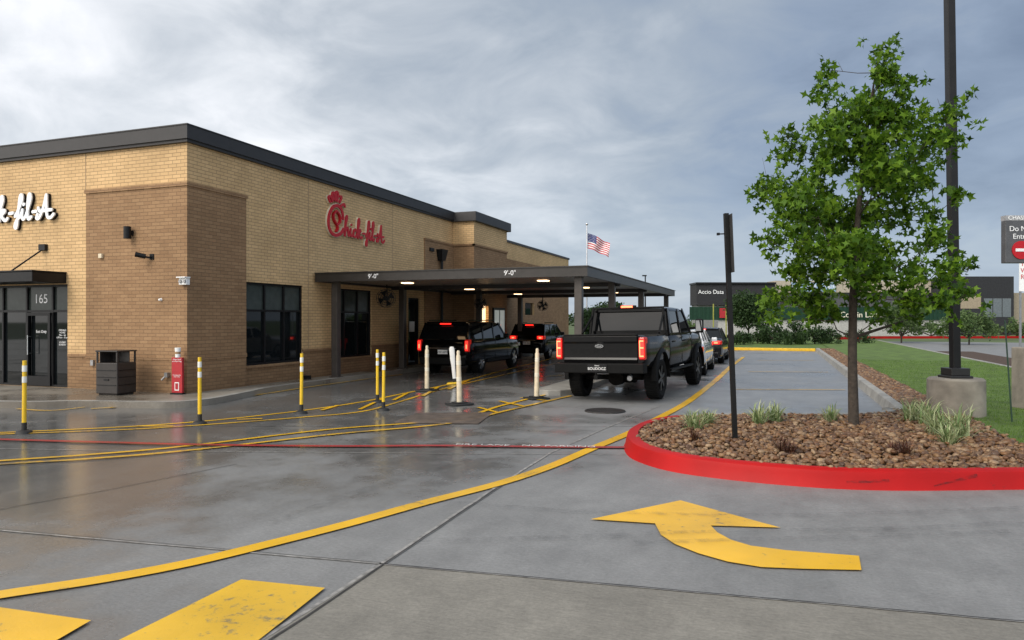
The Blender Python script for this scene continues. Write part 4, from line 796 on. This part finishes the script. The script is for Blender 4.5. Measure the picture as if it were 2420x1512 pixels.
def car(label,cat,x,y,hd,P,paint_,rimm,lit=True,plate=None,name='car',group=None):
    e=thing(name,label,cat,(x,y,0),-R(hd),group)
    W=P['w']/2; zb=P['zb']; bt=P['belt']; ro=P['ro']; wb=P['wb']; fo=P['fo']; r=P['r']; deck=P['deck']; hood=P['hood']; gb0,gt0,gt1,gb1=P['gh']; roof=P['roof']
    Lf=wb+fo
    rings=[ring(-ro,W*.88,zb+.12,deck-.20),ring(-ro+.05,W*.95,zb+.04,deck-.05),ring(-ro+.25,W*.985,zb,deck),ring(gb0,W,zb,max(deck,bt-.02)),ring(gb0+.35,W,zb,bt),ring(wb*.5,W,zb,bt),ring(gb1-.15,W,zb,bt),ring(gb1+.1,W*.99,zb,hood+.03),ring(Lf-.45,W*.97,zb,hood-.03),ring(Lf-.15,W*.88,zb+.03,hood-.12),ring(Lf,W*.72,zb+.1,hood-.25)]
    if P.get('suv'): rings=[rings[0],rings[1]]+[ring(-ro+.12,W*.985,zb,bt)]+rings[4:]
    body=M().loft(rings).obj('body',paint_,e); boolcut(body,[(0,r,r*1.16,W*.55,W*1.5),(0,r,r*1.16,-W*1.5,-W*.55),(wb,r,r*1.16,W*.55,W*1.5),(wb,r,r*1.16,-W*1.5,-W*.55)])
    m=M(); wbse=W*.93; wt=W*(.82 if P.get('suv') else .76); zr=roof-.05
    m.hexa([(-wbse,gb0,bt-.02),(wbse,gb0,bt-.02),(wbse,gb1,bt-.02),(-wbse,gb1,bt-.02)],[(-wt,gt0,zr),(wt,gt0,zr),(wt,gt1,zr),(-wt,gt1,zr)]); m.obj('window',CGL,e,bevel=.03)
    m=M(); m.loft([[(a*wt*k,yy,zr-.03+q*hq) for a,q in ((-1,0),(-.97,.035),(-.88,.058),(-.5,.072),(.5,.072),(.88,.058),(.97,.035),(1,0))] for yy,k,hq in ((gt0-.07,.94,.55),(gt0,1.0,.85),(gt0+.3,1.02,1.0),((gt0+gt1)/2,1.02,1.12),(gt1-.2,1.01,1.0),(gt1+.03,.96,.6))]); 
    m.obj('roof',paint_,e,smooth=True)
    m=M()
    for sx in(1,-1):
        for yb,yt,ww in [(gb0+.04,gt0+.03,.11),(gb1-.03,gt1-.02,.07)]+[(v,v+(.05 if v<wb*.5 else 0),.09) for v in P['pill']]:
            m.beam((sx*(wbse+.0),yb,bt-.03),(sx*(wt+.0),yt,zr),ww,.035,(0,1,0))
        m.beam((sx*wbse,gb0,bt-.01),(sx*wbse,gb1,bt-.01),.03,.03,(0,0,1))
    m.obj('pillar',paint_ if not P.get('suv') else BKP,e)
    tz=P['tz']; th=P['th']; tw=P['tw']
    for sx in(1,-1):
        m=M(); a,b=sorted((sx*W*.97,sx*(W*.97-tw))); m.box(a,b,-ro-.015,-ro+.22,tz,tz+th); l=m.obj('tail_lamp',TAILD if lit else TAILD,e,bevel=.02)
        if lit:
            m=M(); m.box(a+tw*.18,b-tw*.18,-ro-.024,-ro-.014,tz+th*.12,tz+th*.88); c=m.obj('lens',TAIL,e); c.parent=l
            m=M(); m.box(a+tw*.35,b-tw*.35,-ro-.03,-ro-.023,tz+th*.25,tz+th*.6); c=m.obj('bulb',TAILC,e); c.parent=l
    if lit: M().box(-.18,.18,gt0-.10,gt0-.07,zr-.03,zr-.0).obj('brake_lamp',TAIL,e)
    m=M(); m.loft([[(a,-ro+q,z) for a,q in ((-W*.88,.2),(-W*.84,-.05),(W*.84,-.05),(W*.88,.2))] for z in (zb+.02,zb+.22)]); m.obj('bumper',TRIM if P.get('suv') else paint_,e,bevel=.02)
    pz=P['pz']
    M().box(-.16,.16,-ro-.025,-ro+.0,pz,pz+.13).obj('license_plate',WHT,e)
    if plate: text('plate_lettering',plate,.085,(0,-ro-.028,pz+.06),(R(90),0,0),mat('plate_ink',(.03,.03,.06),.5),e,.001,world=False)
    for sx in(1,-1):
        m=M(); m.box(*sorted((sx*W*.98,sx*(W+.16))),gb1-.5,gb1-.4,bt+.0,bt+.14); m.obj('side_mirror',paint_,e,bevel=.03)
        m=M()
        for v in P['pill']+[gb1-.1]: m.beam((sx*(W*1.001),v,zb+.15),(sx*(W*.985),v,bt-.06),.012,.006,(0,1,0))
        m.beam((sx*W*.985,0.45,zb+.08),(sx*W*.985,wb-.45,zb+.08),.09,.035,(0,0,1))
        m.obj('side_trim',TRIM,e)
    if P.get('rail'):
        for sx in(1,-1): m=M(); m.beam((sx*wt*.93,gt0+.15,roof+.04),(sx*wt*.93,gt1-.3,roof+.04),.03,.025,(0,0,1)); m.obj('roof_rail',BKP,e)
    if P.get('suv'):
        M().box(-W*.5,W*.5,-ro-.03,-ro+.02,pz+.17,pz+.19).obj('tailgate_trim',CHR,e)
        m=M(); m.loft([[(a_*wt*.9,gt0-.05+q,zr+.02+h_) for a_,q,h_ in ((-1,.05,-.01),(-.95,-.08,0),(.95,-.08,0),(1,.05,-.01))],[(a_*wt*.9,gt0-.03+q,zr+.045+h_) for a_,q,h_ in ((-1,.05,-.01),(-.95,-.06,0),(.95,-.06,0),(1,.05,-.01))]]); m.obj('roof_spoiler',paint_,e)
    for sx in(1,-1):
        wheel(e,sx*(W-.12),0,r,.23,rimm,sx); wheel(e,sx*(W-.12),wb,r,.23,rimm,sx)
    M().box(-W*.6,W*.6,-ro+.3,Lf-.4,zb-.05,zb+.1).obj('underbody',UND,e)
    for sx in (1,-1):
        m=M(); a,b=sorted((sx*W*.62,sx*W*.9)); m.box(a,b,Lf-.35,Lf-.06,hood-.27,hood-.15); m.obj('headlight',mat('lens',(.6,.6,.6),.1),e,bevel=.02)
    return e
G_='cars queued in the drive-through lanes'
car('black full-size SUV with lit tail lamps under canopy','car',-9.5,20.66,0,dict(w=1.76,zb=.30,belt=1.06,ro=.98,wb=2.98,fo=.85,r=.36,deck=1.04,hood=1.0,gh=(-.93,-.70,1.75,2.35),roof=1.60,pill=[.25,1.15],suv=1,tz=.70,th=.36,tw=.13,pz=.62,rail=1),BKP,RIM,True,'VXF-5893',group=G_)
car('black compact SUV with lit tail lamps under canopy','car',-9.9,29.4,0,dict(w=1.6,zb=.28,belt=.98,ro=.82,wb=2.5,fo=.8,r=.33,deck=.96,hood=.94,gh=(-.75,-.38,1.3,2.0),roof=1.50,pill=[.2,.95],suv=1,tz=.84,th=.15,tw=.34,pz=.62,rail=1),BKP,RIM,True,'MTK 4821',group=G_)
car('white car waiting in the outer drive lane','car',-2.85,22.3,0,dict(w=1.72,zb=.24,belt=.95,ro=.9,wb=2.6,fo=.8,r=.33,deck=.97,hood=.86,gh=(-.55,-.1,1.5,2.2),roof=1.38,pill=[.35,1.1],tz=.72,th=.16,tw=.3,pz=.7),WHP,RIM,True,group=G_)
car('charcoal sedan with red tail lamps waiting ahead','car',-2.78,28.7,0,dict(w=1.72,zb=.22,belt=.92,ro=.95,wb=2.65,fo=.8,r=.32,deck=.97,hood=.84,gh=(-.5,.05,1.5,2.2),roof=1.36,pill=[.45,1.1],tz=.74,th=.14,tw=.42,pz=.6),NVY,RIM,True,group=G_)
def truck():
    e=thing('pickup_truck','lifted black crew-cab pickup with lit tail lamps on wet lane','pickup truck',(-3.2,15.2,0),-R(5.5),G_,ry=R(-1.0))
    W=.95; zb=.66; bt=1.335; ro=1.12; wb=3.78; r=.43
    rings=[ring(-ro,W*.96,zb+.1,bt-.01,.0),ring(-ro+.06,W*.985,zb+.04,bt,0),ring(-.75,W*.985,zb,bt,0),ring(-.45,W*1.01,zb,bt,0),ring(0,W*1.025,zb,bt,0),ring(.45,W*1.01,zb,bt,0),ring(.65,W*.985,zb,bt,0),ring(.82,W*.985,zb,bt,0)]
    bed=M().loft(rings).obj('bed',GRP,e); boolcut(bed,[(0,r+.03,r*1.22,W*.4,W*1.5),(0,r+.03,r*1.22,-W*1.5,-W*.4)])
    bc=M().box(-W*.82,W*.82,-ro+.09,.74,bt-.42,bt+.3).obj('c',UND); md=bed.modifiers.new('x','BOOLEAN'); md.object=bc; md.operation='DIFFERENCE'; dg=bpy.context.evaluated_depsgraph_get(); me=bpy.data.meshes.new_from_object(bed.evaluated_get(dg)); bed.modifiers.clear(); bed.data=me; bpy.data.objects.remove(bc)
    rings=[ring(.86,W*.985,zb-.05,bt-.02,0),ring(.95,W,zb-.08,bt,0),ring(2.6,W,zb-.08,bt-.01,0),ring(3.05,W*.99,zb-.08,bt-.02,.04),ring(3.2,W*.98,zb-.05,bt-.03,.07),ring(3.78,W*1.02,zb-.02,bt-.04,.08),ring(4.35,W*.96,zb,bt-.06,.07),ring(4.6,W*.93,zb,bt-.14,.02),ring(4.66,W*.9,zb+.05,bt-.25,0)]
    cab=M().loft(rings).obj('body',GRP,e); boolcut(cab,[(wb,r+.03,r*1.22,W*.4,W*1.5),(wb,r+.03,r*1.22,-W*1.5,-W*.4)])
    wt=W*.87; z0=bt-.02; z1=1.89
    m=M(); m.hexa([(-W*.95,.91,z0),(W*.95,.91,z0),(W*.95,3.2,z0),(-W*.95,3.2,z0)],[(-wt,1.0,z1),(wt,1.0,z1),(wt,2.5,z1),(-wt,2.5,z1)]); m.obj('window',CGL,e,bevel=.04)
    m=M(); m.loft([[(a*wt*k,yy,z1-.05+q*hq) for a,q in ((-1.03,0),(-1.01,.04),(-.96,.07),(-.85,.09),(-.5,.105),(.5,.105),(.85,.09),(.96,.07),(1.01,.04),(1.03,0))] for yy,k,hq in ((.93,.95,.6),(1.0,.99,.85),(1.25,1,1.0),(1.8,1,1.08),(2.3,1,1.0),(2.57,.95,.6))]); m.obj('roof',GRP,e,smooth=True)
    m=M()
    for s in(1,-1):
        for yb,yt,w_ in((.98,1.04,.14),(1.98,1.96,.08),(3.16,2.49,.07)): m.beam((s*W*.952,yb,z0-.02),(s*(wt+.01),yt,z1),w_,.03,(0,1,0))
        m.beam((s*W*.90,.905,z0-.02),(s*(wt-.04),.995,z1),.10,.03,(1,0,0)); m.beam((s*W*.96,.93,z0+.01),(s*W*.96,3.2,z0+.01),.04,.025,(0,0,1))
    m.beam((-W*.9,.90,z0+.04),(W*.9,.90,z0+.04),.12,.03,(0,0,1)); m.obj('pillar',GRP,e)
    m=M(); m.loft([[(x_*W*.81,yy,z) for x_,yy in ((-1,-ro+.05),(-1,-ro-.03+q),(1,-ro-.03+q),(1,-ro+.05))] for z,q in ((.80,.01),(.86,-.005),(.90,.012),(1.18,.012),(1.22,-.012),(bt-.005,-.015))]); m.obj('tailgate',GRP,e,bevel=.01)
    m=M(); m.box(-W*.81,W*.81,-ro-.06,-ro+.07,bt-.003,bt+.03); m.obj('tailgate_cap',TRIM,e,bevel=.01)
    text('tailgate_lettering','SUPER DUTY',.15,(0,-ro-.02,1.02),(R(90),0,0),GRP,e,.006,sx=1.5,world=False)
    m=M(); m.tube((0,-ro-.065,1.13),(0,-ro-.02,1.13),.085,n=32); o=m.obj('emblem',CHR,e); 
    for v in o.data.vertices: v.co.z=1.13+(v.co.z-1.13)*.42
    m=M(); m.tube((0,-ro-.068,1.13),(0,-ro-.06,1.13),.077,n=32); o=m.obj('emblem_face',mat('emblem_dark',(.01,.012,.02),.3),e)
    for v in o.data.vertices: v.co.z=1.13+(v.co.z-1.13)*.40
    text('emblem_lettering','Ford',.05,(0,-ro-.07,1.13),(R(90),0,0),CHR,e,.001,world=False)
    for s in(1,-1):
        a,b=sorted((s*W*.84,s*W*.975)); l=M().box(a,b,-ro-.05,-ro+.16,.86,1.30).obj('tail_lamp',TAILD,e,bevel=.025)
        c0=s*W*.908
        m=M(); m.box(c0-.045,c0+.045,-ro-.06,-ro-.045,.90,1.26); c=m.obj('lens',TAIL,e); c.parent=l
        m=M(); m.box(c0-.045,c0-.028,-ro-.068,-ro-.058,.92,1.24); m.box(c0-.028,c0+.038,-ro-.068,-ro-.058,.92,.945); m.box(c0-.028,c0+.038,-ro-.068,-ro-.058,1.08,1.11); m.box(c0-.028,c0+.038,-ro-.068,-ro-.058,1.215,1.24)
        c=m.obj('bulb',TAILC,e); c.parent=l
    m=M(); m.loft([[(x_,-ro-.2+q,z) for x_,q in((-W*1.0,.22),(-W*.97,.04),(-.35,0),(.35,0),(W*.97,.04),(W*1.0,.22))] for z in(.60,.64,.76,.79)]); m.obj('bumper',TRIM,e,bevel=.015)
    m=M(); m.box(-.20,.20,-ro-.215,-ro-.195,.62,.78); m.obj('plate_recess',BLK,e); M().box(-.155,.155,-ro-.222,-ro-.215,.63,.77).obj('license_plate',BLK,e)
    text('plate_lettering','BOUDOGZ',.075,(0,-ro-.224,.69),(R(90),0,0),WHT,e,.001,world=False); text('plate_lettering','TEXAS',.035,(0,-ro-.224,.75),(R(90),0,0),WHT,e,.001,world=False)
    m=M(); m.box(-.04,.04,-ro-.3,-ro,.48,.56); m.tube((0,-ro-.27,.56),(0,-ro-.27,.62),.022); m.obj('tow_hitch',TRIM,e,bevel=.005)
    for y in(0,wb):
        for s in(1,-1): 
            m=M(); arch(m,y,r+.03,r*1.2,s*W*.98,s,.08,.08,-5,185); m.obj('wheel_flare',TRIM,e,smooth=True)
    m=M(); m.box(-.42,-.32,-ro,4.4,.56,.70); m.box(.32,.42,-ro,4.4,.56,.70); m.tube((-.7,0,r),(.7,0,r),.055); m.tube((0,-.14,r),(0,.14,r),.17,n=16); m.tube((-.7,wb,r),(.7,wb,r),.05); m.tube((.55,-.9,.52),(.5,1.5,.52),.045); m.box(-.6,.6,.3,3.4,.6,.7)
    for s in (1,-1): m.beam((s*.5,-.6,.62),(s*.5,.6,.62),.06,.05,(1,0,0)); m.tube((s*.45,-.25,.42),(s*.38,-.1,.8),.035)
    m.obj('chassis',UND,e); m=M(); m.tube((.55,-.95,.52),(.62,-1.2,.5),.05,n=14); m.obj('exhaust_tip',GRYM,e)
    for s in(1,-1): m=M(); m.beam((s*.93,.75,.55),(s*.93,3.0,.55),.05,.12,(0,0,1)); m.obj('running_board',TRIM,e,bevel=.01)
    m=M()
    for s in(1,-1):
        m.beam((s*.86,.72,bt),(s*.80,.80,1.92),.05,.05); m.beam((s*.86,.2,bt+.03),(s*.81,.76,1.75),.04,.04)
    m.beam((-.82,.80,1.92),(.82,.80,1.92),.04,.05,(0,0,1)); m.beam((-.2,.80,1.95),(.2,.80,1.95),.05,.07,(0,0,1)); m.obj('cargo_rack',TRIM,e,bevel=.008)
    M().box(-.13,.13,.75,.765,1.925,1.965).obj('brake_lamp',TAILC,e)
    for s in(1,-1):
        m=M(); a,b=sorted((s*(W+.13),s*(W+.32))); m.box(a,b,2.82,2.94,1.32,1.66); m.obj('side_mirror',TRIM,e,bevel=.04); m=M(); m.beam((s*W*.95,2.88,1.42),(s*(W+.2),2.88,1.45),.06,.05,(0,0,1)); m.obj('mirror_arm',TRIM,e)
        a,b=sorted((s*(W+.15),s*(W+.30))); M().box(a,b,2.813,2.819,1.36,1.62).obj('mirror_glass',mat('mirror',(.5,.5,.5),.03,1),e)
        m=M()
        for v in(1.98,3.1): m.beam((s*(W+.001),v,zb),(s*W*.985,v,bt-.08),.012,.008,(0,1,0))
        m.beam((s*W*1.0,1.05,1.16),(s*W*1.0,1.25,1.16),.03,.03,(0,0,1)); m.beam((s*W*1.0,2.1,1.16),(s*W*1.0,2.3,1.16),.03,.03,(0,0,1))
        m.obj('door_seam',TRIM,e)
        wheel(e,s*(W-.13),0,r,.30,RIMB,s); wheel(e,s*(W-.13),wb,r,.30,RIMB,s)
        m=M(); a,b=sorted((s*.5,s*.88)); m.box(a,b,4.55,4.66,.95,1.15); m.obj('headlight',GRYM,e,bevel=.02)
truck()
# ------------------------------------------------------------------ camera
cam=bpy.data.cameras.new('Camera'); co=bpy.data.objects.new('Camera',cam); COL.objects.link(co); co.location=(0,0,H); co.rotation_euler=(R(90),0,TH)
cam.sensor_width=36; cam.lens=36*FP/2420; cam.clip_end=3000; cam.clip_start=.05; scene.camera=co
scene.view_settings.view_transform='Standard'; scene.view_settings.look='None'; scene.view_settings.exposure=0
